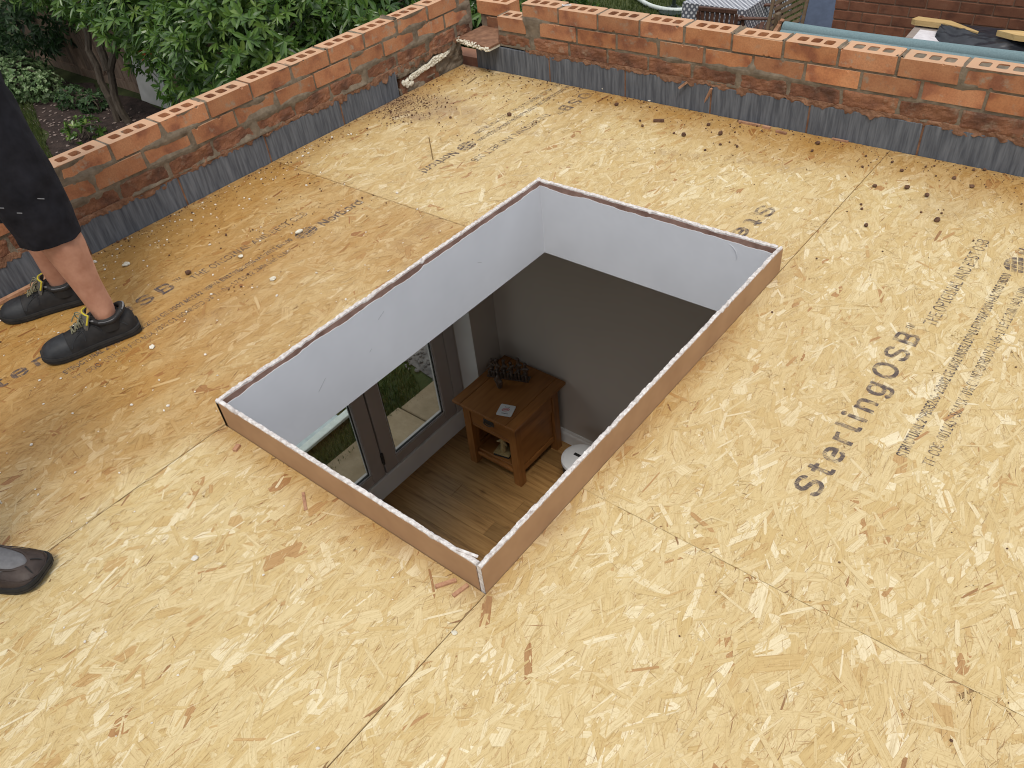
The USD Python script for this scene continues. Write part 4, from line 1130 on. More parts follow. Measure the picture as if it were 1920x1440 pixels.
t, C, D, rng = tree('evergreen_tree', 'broad leaved evergreen tree with twin dark trunks rising from the soil bed', (-10.15, 4.3, GZ),
     [[(-10.16, 4.31, GZ), (-10.2, 4.35, -2.0), (-10.4, 4.6, -1.1), (-10.2, 5.0, -.4)], [(-9.95, 4.36, GZ), (-9.98, 4.4, -2.1), (-9.75, 4.6, -1.6), (-9.3, 5.2, -.6)], [(-9.97, 4.38, -2.0), (-10.1, 4.5, -1.6), (-10.3, 4.75, -.9)]],
     [(-9.5, 5.1, -.72, 1.35, 1.2, .95, .5), (-8.0, 4.8, -.95, 1.15, 1.1, 1.0, .45), (-9.2, 6.2, -.35, 1.6, 1.4, 1.2, .3), (-11.3, 5.2, -.75, 1.3, 1.2, .95, .4), (-10.6, 6.0, .1, 1.4, 1.4, 1.0, .2)], 2300, (.06, .165), (.105, .175), 21, near=110)
tips = rng.integers(0, len(C), 10)
m_, T = leafy(rng, C[tips], D[tips], 3, (.10, .15), (.14, .2)); obj('red_young_leaves', m_, 'red_leaf_mat', t, attr=T, label='few red young leaves at the twig tips')
t, C, D, rng = tree('evergreen_tree', 'dense broad leaved evergreen tree pressing up to the left parapet near the corner', (-5.7, 4.7, GZ),
     [[(-5.7, 4.7, GZ), (-5.75, 4.7, -2.0), (-5.7, 4.6, -1.3)], [(-5.5, 4.9, GZ), (-5.4, 5.0, -2.0), (-5.0, 5.2, -1.3)]],
     [(-5.85, 4.25, -1.05, 1.15, 1.1, 1.0, .5), (-5.0, 5.3, -1.0, 1.15, 1.1, 1.0, .5), (-4.35, 6.3, -1.05, 1.05, 1.05, .95, .4), (-6.6, 5.6, -.7, 1.3, 1.3, 1.1, .3), (-5.6, 4.7, -1.9, 1.2, 1.2, .8, .3)], 2300, (.06, .16), (.105, .175), 22, near=110)
tips = rng.integers(0, len(C), 10)
m_, T = leafy(rng, C[tips], D[tips], 3, (.10, .15), (.14, .2)); obj('red_young_leaves', m_, 'red_leaf_mat', t, attr=T, label='few red young leaves at the twig tips')
tree('dark_conifer', 'dark feathery evergreen hedge tree behind the shrub at the upper left', (-15.5, 6.0, GZ), [[(-15.5, 6.0, GZ), (-15.5, 6.0, -.6)]],
     [(-13.0, 4.75, -1.35, 1.25, .9, 1.0, .6), (-15.2, 5.4, -1.0, 1.7, 1.5, 1.9, .5), (-16.6, 6.6, -.6, 1.7, 1.5, 2.1, .4), (-13.7, 6.6, -.9, 1.4, 1.3, 1.7, .4), (-18.2, 6.0, -.8, 1.7, 1.6, 1.9, .4), (-14.6, 7.6, -.4, 1.8, 1.6, 2.0, .4)], 1150, (.08, .16), (.12, .2), 23, n_leaf=6, leaf='leaf_dark')
tree('hedge_bush', 'tall dark hedge filling the view behind the two evergreen trees', (-11.5, 10.2, GZ), [[(-11.5, 10.2, GZ), (-11.5, 10.2, -1.0)]],
     [(-12.0, 9.3, -1.2, 2.1, 1.5, 1.9, .5), (-10.0, 10.5, -1.2, 2.0, 1.5, 1.9, .5), (-14.0, 9.0, -1.2, 2.1, 1.5, 1.9, .5), (-8.6, 11.8, -1.5, 1.5, 1.5, 1.6, .4), (-16.5, 9.4, -1.0, 2.1, 1.5, 2.1, .5)], 800, (.10, .18), (.16, .25), 24, leaf='leaf_dark', cat='hedge')
tree('variegated_shrub', 'low rounded pale green shrub at the edge of the soil bed', (-12.7, 4.15, GZ), [[(-12.7, 4.15, GZ), (-12.7, 4.15, -2.3)]],
     [(-12.7, 4.10, -2.45, .62, .5, .34, .6), (-13.4, 4.15, -2.42, .62, .5, .36, .6), (-12.2, 4.25, -2.55, .35, .3, .22, .2)], 1100, (.035, .06), (.25, .36), 25, n_leaf=7, leaf='leaf_pale', cat='shrub', rad=(.02, .01), tone=(.5, .25))
tree('small_plant', 'small blue green plant growing in the soil bed below the pale shrub', (-11.35, 4.35, GZ), [[(-11.35, 4.35, GZ), (-11.35, 4.35, -2.6)]],
     [(-11.45, 4.35, -2.62, .3, .25, .16, .5), (-10.95, 4.4, -2.62, .25, .22, .14, .4)], 160, (.05, .09), (.18, .26), 26, n_leaf=7, leaf='leaf_dark', cat='plant', rad=(.012, .008), tone=(.8, .2))
tree('small_plant', 'little green plant by the tree trunks at the parapet side of the bed', (-10.0, 3.75, GZ), [[(-10.0, 3.75, GZ), (-10.0, 3.75, -2.6)]],
     [(-10.0, 3.75, -2.62, .3, .25, .18, .5)], 110, (.05, .09), (.18, .26), 27, n_leaf=7, leaf='leaf_green', cat='plant', rad=(.012, .008), tone=(.5, .25))

# ---------------- boundary fence
t = thing('garden_fence', 'brown close boarded timber fence behind the tree trunks', 'fence', (-14.5, 5.15, GZ))
rr = np.random.default_rng(7)
for k in range(5):
    obj('fence_post', bbox(k * 1.83 - .05, k * 1.83 + .05, -.05, .05, 0, 1.45, .008), 'fence_wood', t)
for k in range(68):
    x_ = .06 + k * .118
    if any(abs(x_ + .055 - q * 1.83) < .1 for q in range(6)):
        continue
    obj('fence_board', bbox(x_, x_ + .112, -.012 + rr.normal(0, .003), .008, .14, 1.30 + rr.normal(0, .008), .003), 'fence_wood', t)
for z_ in (.35, 1.1):
    obj('fence_rail', box(.05, 8.1, .0115, .05, z_, z_ + .07), 'fence_wood', t)
obj('gravel_board', box(.05, 8.1, -.03, -.004, .0, .14), 'fence_wood', t)
t = thing('pale_panel', 'pale grey panel leaning on the fence between the tree trunks', 'panel', (-10.15, 4.98, GZ), 0.0)
e = trimesh.creation.extrude_polygon(sg.Polygon([(-.42, 0), (.42, 0), (.22, 1.02), (-.32, 1.05)]), .02, engine='earcut')
e.apply_transform(trimesh.transformations.rotation_matrix(math.pi / 2 - .09, [1, 0, 0])); obj('panel', e, 'pale_panel', t)
obj('rail', tube([(.44, -.01, .01), (.24, .07, 1.02)], .018, 8), 'board_white', t)

# ================================================================== yard beyond the far parapet
# shed with a blue grey felt roof: ridge parallel to the wall
SX0, SY, SZ = -0.123, 4.0, -0.105
t = thing('garden_shed', 'timber shed whose rounded blue grey felt ridge shows just behind the far parapet', 'shed', (SX0, SY, 0))
for k, (ya, yb, s_) in enumerate(((-1.0, 0, 1), (1.0, 0, -1))):
    pr = [(0.0, .0), (.03, -.004), (.06, -.016), (1.05, -.43)]
    P = []
    for x_ in np.linspace(0, 3.2, 60):
        w_ = meshkit.fbm(np.array([[x_ * 3, k * 5.0, 0.3]]), 3, 2)[0] - .5
        P.append([(x_, -s_ * a, SZ + b + (.012 * w_ if a > .05 else .006 * w_)) for a, b in pr] + [(x_, -s_ * 1.05, SZ - .455)])
    g_ = grid(np.array(P))
    if g_.face_normals[:, 2].mean() < 0:
        g_.invert()
    obj('felt_roof', g_, 'felt_blue', t)
obj('felt_ridge', tube(spline([(0, 0, SZ - .006)] + [(x_, 0, SZ - .008 + .004 * math.sin(x_ * 5)) for x_ in (.8, 1.6, 2.4)] + [(3.2, 0, SZ - .006)], 40), .035, 14), 'felt_blue', t, smooth=40)
for s_ in (-1, 1):
    bb = trimesh.creation.extrude_polygon(sg.Polygon([(-.02, .035), (1.05, -.40), (1.05, -.50), (-.02, -.07)]), .022, engine='earcut')
    bb.apply_transform(np.array([[0, 0, 1, -.03], [s_, 0, 0, 0], [0, 1, 0, SZ], [0, 0, 0, 1.0]]))
    if s_ < 0:
        bb.fix_normals()
    obj('barge_board', bb, 'stick_wood', t)
obj('finial_post', bbox(-.055, -.031, -.02, .02, SZ - .25, SZ + .07, .004), 'slat_brown', t)
for k in range(16):
    obj('wall_board', box(.02, 3.18, -.9, -.88, GZ + .14 * k + .002, GZ + .14 * (k + 1) - .004), 'fence_wood', t)
gw = sg.Polygon([(-.9, GZ), (.9, GZ), (.9, SZ - .42), (0, SZ - .04), (-.9, SZ - .42)])
ge = trimesh.creation.extrude_polygon(gw, .02, engine='earcut'); ge.apply_transform(np.array([[0, 0, 1, .0], [1, 0, 0, 0], [0, 1, 0, 0], [0, 0, 0, 1.0]])); obj('gable_wall', ge, 'fence_wood', t)
ge2 = ge.copy(); ge2.apply_translation([3.17, 0, 0]); obj('gable_wall', ge2, 'fence_wood', t)
obj('wall_board', box(.02, 3.15, .88, .90, GZ, SZ - .43), 'fence_wood', t)

# neighbouring brick outbuilding
BX, BY = -0.545, 6.0
t = thing('brick_outbuilding', 'dark red brick wall of the neighbouring outbuilding behind the shed', 'building', (BX, BY, 0))
rr = np.random.default_rng(70)
z = -1.29
ci = 0
while z < 0.0:
    x = -(0.1125 if ci % 2 else 0.0)
    while x < 4.2:
        a, b = max(x, 0), min(x + .215, 4.2)
        if b - a > .05:
            obj('brick', bbox(a, b, rr.normal(0, .0015), .1, z, z + .065, .003), 'brick_far', t)
        x += .225
    z += .075; ci += 1
obj('mortar', box(.004, 4.196, .006, .105, GZ, .0), 'mortar_far', t)
obj('side_wall', box(.004, .1, .1055, 4.0, GZ, -.002), 'brick_far', t)
obj('side_wall', box(4.1, 4.196, .1055, 4.0, GZ, -.002), 'brick_far', t)
obj('wall_below', box(.002, 4.198, .001, .0058, GZ, -1.292), 'brick_far', t)
obj('roof', box(-.06, 4.26, -.06, 4.06, .001, .09), 'concrete', t)

# boards stacked on trestles against it
def trestle(x, y, z, which):
    tt = thing('trestle', which + ' timber trestle carrying the stacked boards by the brick wall', 'trestle', (x, y, GZ), 0, 'trestles under the stacked boards')
    hh = z - GZ
    for sx in (-1, 1):
        for sy in (-1, 1):
            obj('leg', tube([(sx * .05, sy * .45, 0), (sx * .02, sy * .35, hh - .09)], .03, 6), 'fence_wood', tt)
    obj('beam', box(-.045, .045, -.5, .5, hh - .09, hh), 'fence_wood', tt)
PZ = -0.64
trestle(0.55, 5.25, PZ, 'left'); trestle(1.75, 5.25, PZ, 'right')
t = thing('plywood_sheet', 'weathered grey plywood sheet with a printed white panel lying by the brick wall', 'plywood sheet', (0.20, 5.60, PZ + .002), -.03)
tl = trimesh.transformations.rotation_matrix(0.16, [1, 0, 0])
q = bbox(0, 2.4, -.62, 0, 0, .018, .002); q.apply_transform(tl); q.apply_translation([0, 0, .11]); obj('board', q, 'grey_ply', t)
q = bbox(.05, .42, -.40, -.10, .0185, .020, .0004); q.apply_transform(tl); q.apply_translation([0, 0, .11]); obj('printed_label', q, 'label_white', t)
t = thing('black_sheeting', 'crumpled black plastic sheeting draped over the grey plywood', 'plastic sheeting', (0.52, 5.36, PZ + .085))
S, T_ = np.meshgrid(np.linspace(0, .74, 60), np.linspace(0, 1, 30), indexing='ij')
n = meshkit.fbm(np.stack([S * 9, T_ * 5, S * 0], -1), 4, 6)
ylo = .06 - .20 * np.sin(np.pi * np.clip(S / .70, 0, 1)) - .03 * n
yhi = .20 + .02 * n
Y = ylo + (yhi - ylo) * T_
Z = .012 + .05 * n * np.sin(np.pi * T_) + .06 * T_
obj('sheet', grid(np.stack([S - .15, Y, Z], -1)), 'black_sheet', t, smooth=True)
def wedge(loc, pts, th, rz, label):
    tt = thing('pine_plank', label, 'plank', loc, rz)
    e = trimesh.creation.extrude_polygon(sg.Polygon(pts), th, engine='earcut'); obj('plank', e, 'pine_plank', tt)
wedge((0.17, 5.56, PZ + .132), [(0, -.03), (.03, -.045), (.22, -.04), (.46, -.13), (.46, -.11), (.24, .03), (.02, .035)], .035, -.03, 'yellow pine plank with a tapering end on top of the grey plywood')
wedge((0.74, 5.42, PZ + .165), [(0, -.02), (.12, -.06), (1.3, -.08), (1.3, .02), (.14, .03), (.05, .01)], .035, -.06, 'yellow pine plank with a blunt pointed end lying on the black sheeting')

# table with a spotted cloth
CT = (-3.55, 10.62)
t = thing('garden_table', 'garden table standing under the grey spotted cloth', 'table', (CT[0], CT[1], GZ))
obj('tabletop', bbox(-.46, .46, -.70, .70, .70, .735, .005), 'teak_dark', t)
for sx in (-1, 1):
    for sy in (-1, 1):
        obj('leg', bbox(sx * .40 - .03, sx * .40 + .03, sy * .62 - .03, sy * .62 + .03, 0, .6995, .004), 'teak_dark', t)
per = []
ha, hb = .475, .715
cor = [(-ha, -hb), (ha, -hb), (ha, hb), (-ha, hb)]
for i in range(4):
    a, b = np.array(cor[i]), np.array(cor[(i + 1) % 4])
    for u in np.linspace(0, 1, 26)[:-1]:
        per.append(a + (b - a) * u)
per = np.array(per)
rows = []
nr = per / np.linalg.norm(per, axis=1, keepdims=True)
ss = np.arange(len(per))
fold = np.sin(ss * .9) * .5 + np.sin(ss * .37 + 1) * .5
for j, z_ in enumerate(np.linspace(0, 1, 10)):
    rows.append(np.c_[per + nr * ((.004 + .02 * z_) + (.035 * z_ * fold)[:, None] * 1.0), np.full(len(per), .742 - .40 * z_ - .02 * z_ * fold)])
rows = [np.c_[per * .985, np.full(len(per), .745)]] + rows
P = np.stack(rows, 1); P = np.concatenate([P, P[:1]])
skirt_ = grid(P); skirt_.fix_normals() if False else None
topc = trimesh.Trimesh(np.vstack([np.c_[per * .985, np.full(len(per), .745)], [[0, 0, .746]]]), [(i, (i + 1) % len(per), len(per)) for i in range(len(per))], process=False)
g1 = topc
cl = thing('tablecloth', 'grey tablecloth with white spots draped over the garden table', 'tablecloth', (CT[0], CT[1], GZ + .002))
uvt = np.array(topc.vertices)[:, :2]
usk = np.concatenate([np.stack([np.c_[np.repeat(s_ * .0485, 1), 0]]) for s_ in range(1)])
per_len = np.r_[0, np.cumsum(np.linalg.norm(np.diff(np.vstack([per, per[:1]]), axis=0), axis=1))]
uu = np.repeat(per_len[:, None], P.shape[1], 1); vv = np.repeat(np.linspace(0, .4, P.shape[1])[None], P.shape[0], 0)
obj('cloth_top', topc, 'spot_cloth', cl, uv=uvt)
obj('cloth_drop', skirt_, 'spot_cloth', cl, uv=np.stack([uu, vv], -1).reshape(-1, 2))


def slat_chair(name, label, loc, rz, nsl=7, dz=.17):
    t = thing(name, label, 'chair', loc, rz)
    obj('top_rail', bbox(-.27, .27, -.02, .02, .90 - dz, .96 - dz, .008), 'teak_dark', t)
    obj('lower_rail', bbox(-.25, .25, -.018, .018, .46, .50, .006), 'teak_dark', t)
    for k in range(nsl):
        x_ = -.21 + k * .42 / (nsl - 1)
        obj('slat', bbox(x_ - .022, x_ + .022, -.010, .010, .5005, .8995 - dz, .003), 'teak_dark', t)
    for s_ in (-1, 1):
        obj('leg', bbox(s_ * .268 - .02, s_ * .268 + .02, -.022, .020, 0, .8995 - dz, .005), 'teak_dark', t)
        obj('leg', bbox(s_ * .25 - .02, s_ * .25 + .02, .40, .44, 0, .43, .005), 'teak_dark', t)
        obj('armrest', bbox(s_ * .29 - .03, s_ * .29 + .03, .0205, .46, .64, .67, .006), 'teak_dark', t)
        obj('arm_post', bbox(s_ * .28 - .018, s_ * .28 + .018, .40, .44, .4305, .6395, .005), 'teak_dark', t)
    for k in range(6):
        obj('seat_slat', bbox(-.24, .24, .025 + k * .072, .025 + k * .072 + .062, .431, .452, .004), 'teak_dark', t)
    return t


slat_chair('garden_chair', 'dark wooden slatted garden chair tucked in with its back against the spotted cloth', (-3.40, 9.72, GZ), 0.10)
slat_chair('garden_chair', 'dark wooden armchair standing at the right side of the spotted table', (-2.78, 10.25, GZ), 1.9)
# slatted lounger back tilted up
t = thing('slatted_recliner', 'brown slatted wooden recliner back tilted up beside the dark blue cover', 'garden chair', (-2.40, 9.55, GZ), 0.12)
tl = trimesh.transformations.rotation_matrix(-.35, [1, 0, 0])
def tl_(m_):
    m_ = m_.copy(); m_.apply_transform(tl); m_.apply_translation([0, 0, .45]); return m_
obj('side_rail', tl_(bbox(-.23, -.19, -.02, .02, 0, .80, .005)), 'slat_brown', t)
obj('side_rail', tl_(bbox(.19, .23, -.02, .02, 0, .80, .005)), 'slat_brown', t)
for k in range(11):
    s_ = bbox(-.205, .205, -.012, .004, -.022, .022, .003); s_.apply_transform(trimesh.transformations.rotation_matrix(-.55, [0, 1, 0])); s_.apply_translation([0, .008, .02 + k * .075])
    obj('slat', tl_(s_), 'slat_brown', t)
obj('seat', bbox(-.23, .23, -.9, -.01, .40, .44, .006), 'slat_brown', t)
for sx in (-1, 1):
    for y_ in (-.86, -.06):
        obj('leg', bbox(sx * .20 - .025, sx * .20 + .025, y_ - .025, y_ + .025, 0, .3995, .004), 'slat_brown', t)
# covered barbecue
t = thing('covered_barbecue', 'dark blue fitted cover over a boxy barbecue beside the brick outbuilding', 'barbecue', (-2.13, 10.2, GZ), .06)
obj('cover', trimesh.convex.convex_hull(np.array([(-.27, -.22, .50), (.27, -.22, .50), (-.25, -.10, .70), (.25, -.10, .70), (-.25, .38, 1.08), (.25, .38, 1.08), (-.27, .45, .5), (.27, .45, .5), (-.25, .45, 1.08), (.25, .45, 1.08), (-.265, -.215, .62), (.265, -.215, .62)])), 'navy_cover', t)
obj('skirt', bbox(-.265, .265, -.212, .44, .06, .499, .01), 'navy_dark', t)
for sx in (-1, 1):
    obj('foot', bbox(sx * .22 - .025, sx * .22 + .025, -.18, -.12, 0, .06, .004), 'black_rubber', t)
    obj('foot', bbox(sx * .22 - .025, sx * .22 + .025, .34, .40, 0, .06, .004), 'black_rubber', t)
# parasol pole and white hose on the lawn
t = thing('parasol_pole', 'dark green pole standing in a round base on the lawn beside the table', 'pole', (-5.12, 11.6, GZ))
obj('pole', tube([(0, 0, .05), (0, 0, 2.0)], .03, 12), 'pole_green', t)
obj('base', lathe([(0, 0), (.24, 0), (.24, .04), (.05, .07), (.05, .12), (0, .12)], 24), 'pole_green', t, smooth=30)
obj('garden_hose', tube(spline([(-7.4, 11.0, GZ + .06), (-6.9, 11.9, GZ + .06), (-6.3, 12.05, GZ + .06), (-5.8, 11.75, GZ + .06), (-5.35, 11.55, GZ + .06), (-4.98, 11.6, GZ + .06), (-4.9, 11.95, GZ + .06), (-5.1, 12.4, GZ + .06)], 60), .035, 8), 'board_white', None, smooth=True, label='white hose curving across the dark lawn round the green pole', cat='hose')

# ================================================================== people
def prof1(xs, ys, s_):
    from scipy.interpolate import PchipInterpolator
    return PchipInterpolator(xs, ys)(s_)


def loft(stations, hw, h0, h1, ln, narrow, pw=2.4, nring=22, wig=0.0):
    """closed shell along +x; half ring over the top, flat below"""
    R_ = []
    a = np.linspace(0, np.pi, nring)
    for i, s_ in enumerate(stations):
        c = np.sign(np.cos(a)) * np.abs(np.cos(a)) ** (2 / pw); n_ = np.abs(np.sin(a)) ** (2 / pw)
        w = hw[i] * (1 - narrow[i] * n_ ** 2)
        R_.append(np.c_[np.full(nring, s_ * ln), c * w, h0[i] + (h1[i] - h0[i]) * n_])
    P = np.stack(R_, 0)
    g = grid(np.concatenate([P, P[:, :1]], 1))
    caps = []
    for e in (0, -1):
        q = P[e]; c = q.mean(0)
        caps.append(trimesh.Trimesh(np.vstack([q, c]), [(k, (k + 1) % nring, nring) for k in range(nring)], process=False))
    m_ = cat_([g] + caps); m_.merge_vertices(); m_.fix_normals()
    return m_, P


def shoe(par, side, style):
    """shoe along +x from the heel; side +1 bulges the outer edge to -y"""
    ln = .302
    st_ = np.r_[0, .02, .05, .1, .16, .22, .3, .36, .42, .48, .55, .62, .7, .77, .84, .9, .95, .98, 1.0]
    xs = [0, .05, .15, .3, .45, .6, .72, .84, .93, .98, 1.0]
    if style == 'trainer':
        hw = prof1(xs, [.024, .037, .042, .042, .043, .047, .051, .049, .041, .028, .017], st_)
        h1 = prof1(xs, [.066, .088, .094, .090, .102, .082, .070, .065, .056, .044, .032], st_)
        nar = prof1(xs, [.15, .18, .18, .18, .26, .3, .18, .1, .08, .05, .0], st_)
        mu, ms = 'shoe_black', 'shoe_sole'
    else:
        hw = prof1(xs, [.024, .036, .040, .040, .043, .050, .055, .054, .048, .036, .022], st_)
        h1 = prof1(xs, [.072, .092, .090, .088, .096, .080, .066, .058, .052, .044, .036], st_)
        nar = prof1(xs, [.2, .25, .3, .34, .36, .32, .25, .2, .15, .1, .0], st_)
        mu, ms = 'leather_brown', 'shoe_sole'
    h0 = np.full_like(st_, .021) + .010 * np.clip((st_ - .8) / .2, 0, 1) ** 2
    up, P = loft(st_, hw, h0, h1, ln, nar)
    so = par if isinstance(par, Usd.Prim) else par
    body_ = obj('shoe', up, mu, so, smooth=50)
    # sole: outline slightly wider than the upper, with toe spring and a groove
    rows = []
    for (z_, d) in ((.0, .000), (.004, .004), (.013, .0055), (.0135, .004), (.015, .004), (.0155, .0058), (.024, .0045), (.0245, -.004)):
        top_ = []
        for sg_ in (1, -1):
            idx = range(len(st_)) if sg_ > 0 else range(len(st_) - 1, -1, -1)
            for i in idx:
                x_ = st_[i] * ln + (d if st_[i] > .5 else -d) * min(1, abs(st_[i] - .5) * 2) ** 3
                sp = .010 * np.clip((st_[i] - .8) / .2, 0, 1) ** 2
                top_.append((x_, sg_ * (hw[i] + d), z_ + sp + (.006 * np.clip((.12 - st_[i]) / .12, 0, 1) if z_ > .012 else 0)))
        rows.append(top_)
    A = np.array(rows)
    A = np.concatenate([A, A[:, :1]], 1)
    g = grid(A)
    cen = A[0, :-1].mean(0)
    k = A.shape[1] - 1
    bt = trimesh.Trimesh(np.vstack([A[0, :-1], cen]), [(i, (i + 1) % k, k) for i in range(k)], process=False)
    m_ = cat_([g, bt]); m_.merge_vertices(); m_.fix_normals()
    obj('sole', m_, ms, body_)
    topz = lambda s_: float(np.interp(s_, st_, h1))
    wid = lambda s_: float(np.interp(s_, st_, hw))
    # collar round the ankle
    lo = []
    for a in np.linspace(0, 2 * np.pi, 33)[:-1]:
        x_ = ln * .25 + ln * .185 * np.cos(a); y_ = .039 * np.sin(a)
        lo.append((x_, y_, (.093 if style == 'trainer' else .09) + .012 * (np.cos(a) < -.2) * (-np.cos(a) - .2) - .012 * np.sin(a) ** 2 * (np.cos(a) < .6)))
    lo = np.array(lo + lo[:1])
    obj('collar', tube(lo, .0095, 10), 'shoe_black' if style == 'trainer' else 'leather_brown', body_, smooth=True)
    if style == 'trainer':
        l2 = lo.copy(); l2[:, 2] += .0045; l2[:, :2] = (l2[:, :2] - lo[:, :2].mean(0)) * 1.10 + lo[:, :2].mean(0)
        obj('collar_piping', tube(l2, .0035, 8), 'grey_piping', body_, smooth=True)
        # toe cap
        sel = np.linspace(.72, 1.0, 14)
        tc, _ = loft(sel, np.interp(sel, st_, hw) + .0016, np.interp(sel, st_, h0), np.interp(sel, st_, h1) + .0014, ln + .0015, np.interp(sel, st_, nar))
        obj('toe_cap', tc, 'shoe_toe', body_, smooth=50)
        # side overlays
        for sd in (-1, 1):
            for pts_ in ([(.36, .30), (.46, .62), (.58, .86)], [(.52, .18), (.56, .55), (.60, .80)], [(.66, .18), (.60, .45), (.50, .50)], [(.12, .15), (.2, .5), (.33, .62), (.40, .80)]):
                q = []
                for s_, v_ in pts_:
                    i = int(np.argmin(np.abs(st_ - s_)))
                    k_ = int(round((v_ * .5) * (P.shape[1] - 1)))
                    c = P[i, k_ if sd > 0 else P.shape[1] - 1 - k_]
                    q.append((c[0], c[1] * 1.02, c[2] * 1.005))
                obj('seam', tube(spline(q, 10), .0016, 5), 'shoe_toe', body_)
        # tongue with yellow edge
        tv = []
        for v_ in np.linspace(0, 1, 9):
            x_ = ln * (.50 - .085 * v_); z_ = .080 + .046 * v_
            tv.append([(x_ + .012 * (1 - (2 * u - 1) ** 2), (u - .5) * (.064 - .004 * v_), z_ - .005 * (2 * u - 1) ** 2) for u in np.linspace(0, 1, 11)])
        T0 = np.array(tv)
        T1 = T0 - np.array([.006, 0, .001])
        ton = cat_([grid(T0), grid(T1[:, ::-1]), grid(np.stack([T0[-1], T1[-1]], 0)), grid(np.stack([T0[:, 0], T1[:, 0]], 0)), grid(np.stack([T1[:, -1], T0[:, -1]], 0))])
        obj('tongue', ton, 'tongue_grey', body_)
        edge = np.vstack([T0[3:, 0], T0[-1, 1:-1], T0[3:, -1][::-1]])
        obj('tongue_edge', tube(spline(edge, 40), .0028, 6), 'yellow_trim', body_)
        # laces
        for k_ in range(4):
            s0_, s1_ = .475 + k_ * .045, .50 + k_ * .045
            for sg_ in (1, -1):
                a_ = (ln * s0_, sg_ * .022, topz(s0_) - .002); b_ = (ln * s1_, -sg_ * .022, topz(s1_) - .002)
                mid = (ln * (s0_ + s1_) / 2, 0, topz((s0_ + s1_) / 2) + .006 + .002 * (sg_ > 0))
                obj('lace', tube(spline([a_, mid, b_], 10), .0021, 6), 'lace_grey', body_)
        for sg_ in (1, -1):
            z_ = topz(.47) + .008
            obj('lace', tube(spline([(ln * .475, 0, z_), (ln * .50, sg_ * .018, z_ + .012), (ln * .54, sg_ * .036, z_ - .004), (ln * .53, sg_ * .030, z_ - .014), (ln * .485, sg_ * .006, z_ + .002)], 20), .0020, 6), 'lace_grey', body_)
            obj('lace', tube(spline([(ln * .475, 0, z_), (ln * .52, sg_ * .022, z_ + .004), (ln * .60, sg_ * .034, z_ - .022)], 14), .0020, 6), 'lace_grey', body_)
    else:
        # raised apron seam and grey worn vamp
        sel = np.linspace(.34, .90, 20)
        hwv = np.interp(sel, st_, hw) * .74 * np.sqrt(np.clip(1 - ((sel - .34) / .565) ** 6, 0.02, 1))
        h1v = np.interp(sel, st_, h1) + .0028
        vz, VP = loft(sel, hwv, h1v - .030, h1v, ln, np.full_like(sel, .12), 2.8)
        obj('vamp', vz, 'leather_grey', body_, smooth=50)
        ring = [VP[i, 5] for i in range(len(sel))] + [VP[i, -6] for i in range(len(sel) - 1, -1, -1)]
        obj('apron_seam', tube(spline([(p_[0], p_[1] * 1.06, p_[2] + .001) for p_ in ring], 90), .0030, 8), 'leather_brown', body_, smooth=True)
        ring2 = [P[i, 3] for i in range(6, len(st_))] + [P[i, -4] for i in range(len(st_) - 1, 5, -1)]
        obj('side_seam', tube(spline([(p_[0], p_[1] * 1.015, p_[2] + .002) for p_ in ring2], 90), .0013, 6), 'leather_brown', body_, smooth=True)
        for sg_ in (1, -1):
            obj('toe_crease', tube(spline([(ln * .915, sg_ * .010, topz(.915) + .001), (ln * .955, sg_ * .016, topz(.955) + .001), (ln * .985, sg_ * .020, .036)], 8), .0016, 6), 'shoe_sole', body_)
        obj('lace', tube(spline([(ln * .44, -.026, topz(.44) - .002), (ln * .47, 0, topz(.47) + .006), (ln * .44, .026, topz(.44) - .002)], 10), .0024, 6), 'shoe_sole', body_)
        obj('lace', tube(spline([(ln * .50, -.026, topz(.5) - .002), (ln * .53, 0, topz(.53) + .006), (ln * .50, .026, topz(.5) - .002)], 10), .0024, 6), 'shoe_sole', body_)
    return body_


def hand_bones(J, B, wr, d, side_, fw, pre):
    """palm, four fingers and a thumb hanging from the wrist: d fingers' direction, side_ towards the thumb, fw the way the fingers curl"""
    wr = np.array(wr); d = np.array(d) / np.linalg.norm(d)
    kn = []
    for i, (o, l1, l2, l3) in enumerate(((.030, .038, .024, .019), (.010, .043, .027, .020), (-.010, .040, .025, .019), (-.029, .031, .019, .016))):
        k0 = wr + d * .088 + side_ * o
        a = k0 + d * l1 * .95 + fw * l1 * .25
        b = a + d * l2 * .8 + fw * l2 * .55
        c = b + d * l3 * .6 + fw * l3 * .75
        for nm, p_, r_ in ((f'{pre}k{i}', k0, .0105), (f'{pre}a{i}', a, .009), (f'{pre}b{i}', b, .0082), (f'{pre}c{i}', c, .0075)):
            J[nm] = (p_, r_)
        J[f'{pre}m{i}'] = (wr + d * .016 + side_ * o * .7, .014)
        kn.append(i)
        B += [(f'{pre}k{i}', f'{pre}a{i}'), (f'{pre}a{i}', f'{pre}b{i}'), (f'{pre}b{i}', f'{pre}c{i}')]
    B.append(tuple(f'{pre}k{i}' for i in kn) + tuple(f'{pre}m{i}' for i in kn))
    J[pre + 't0'] = (wr + d * .028 + side_ * .026, .013); J[pre + 't1'] = (wr + d * .062 + side_ * .050 + fw * .012, .0105); J[pre + 't2'] = (wr + d * .092 + side_ * .054 + fw * .024, .009)
    B += [(pre + 't0', pre + 't1'), (pre + 't1', pre + 't2'), (pre + 't0', pre + 'm0')]


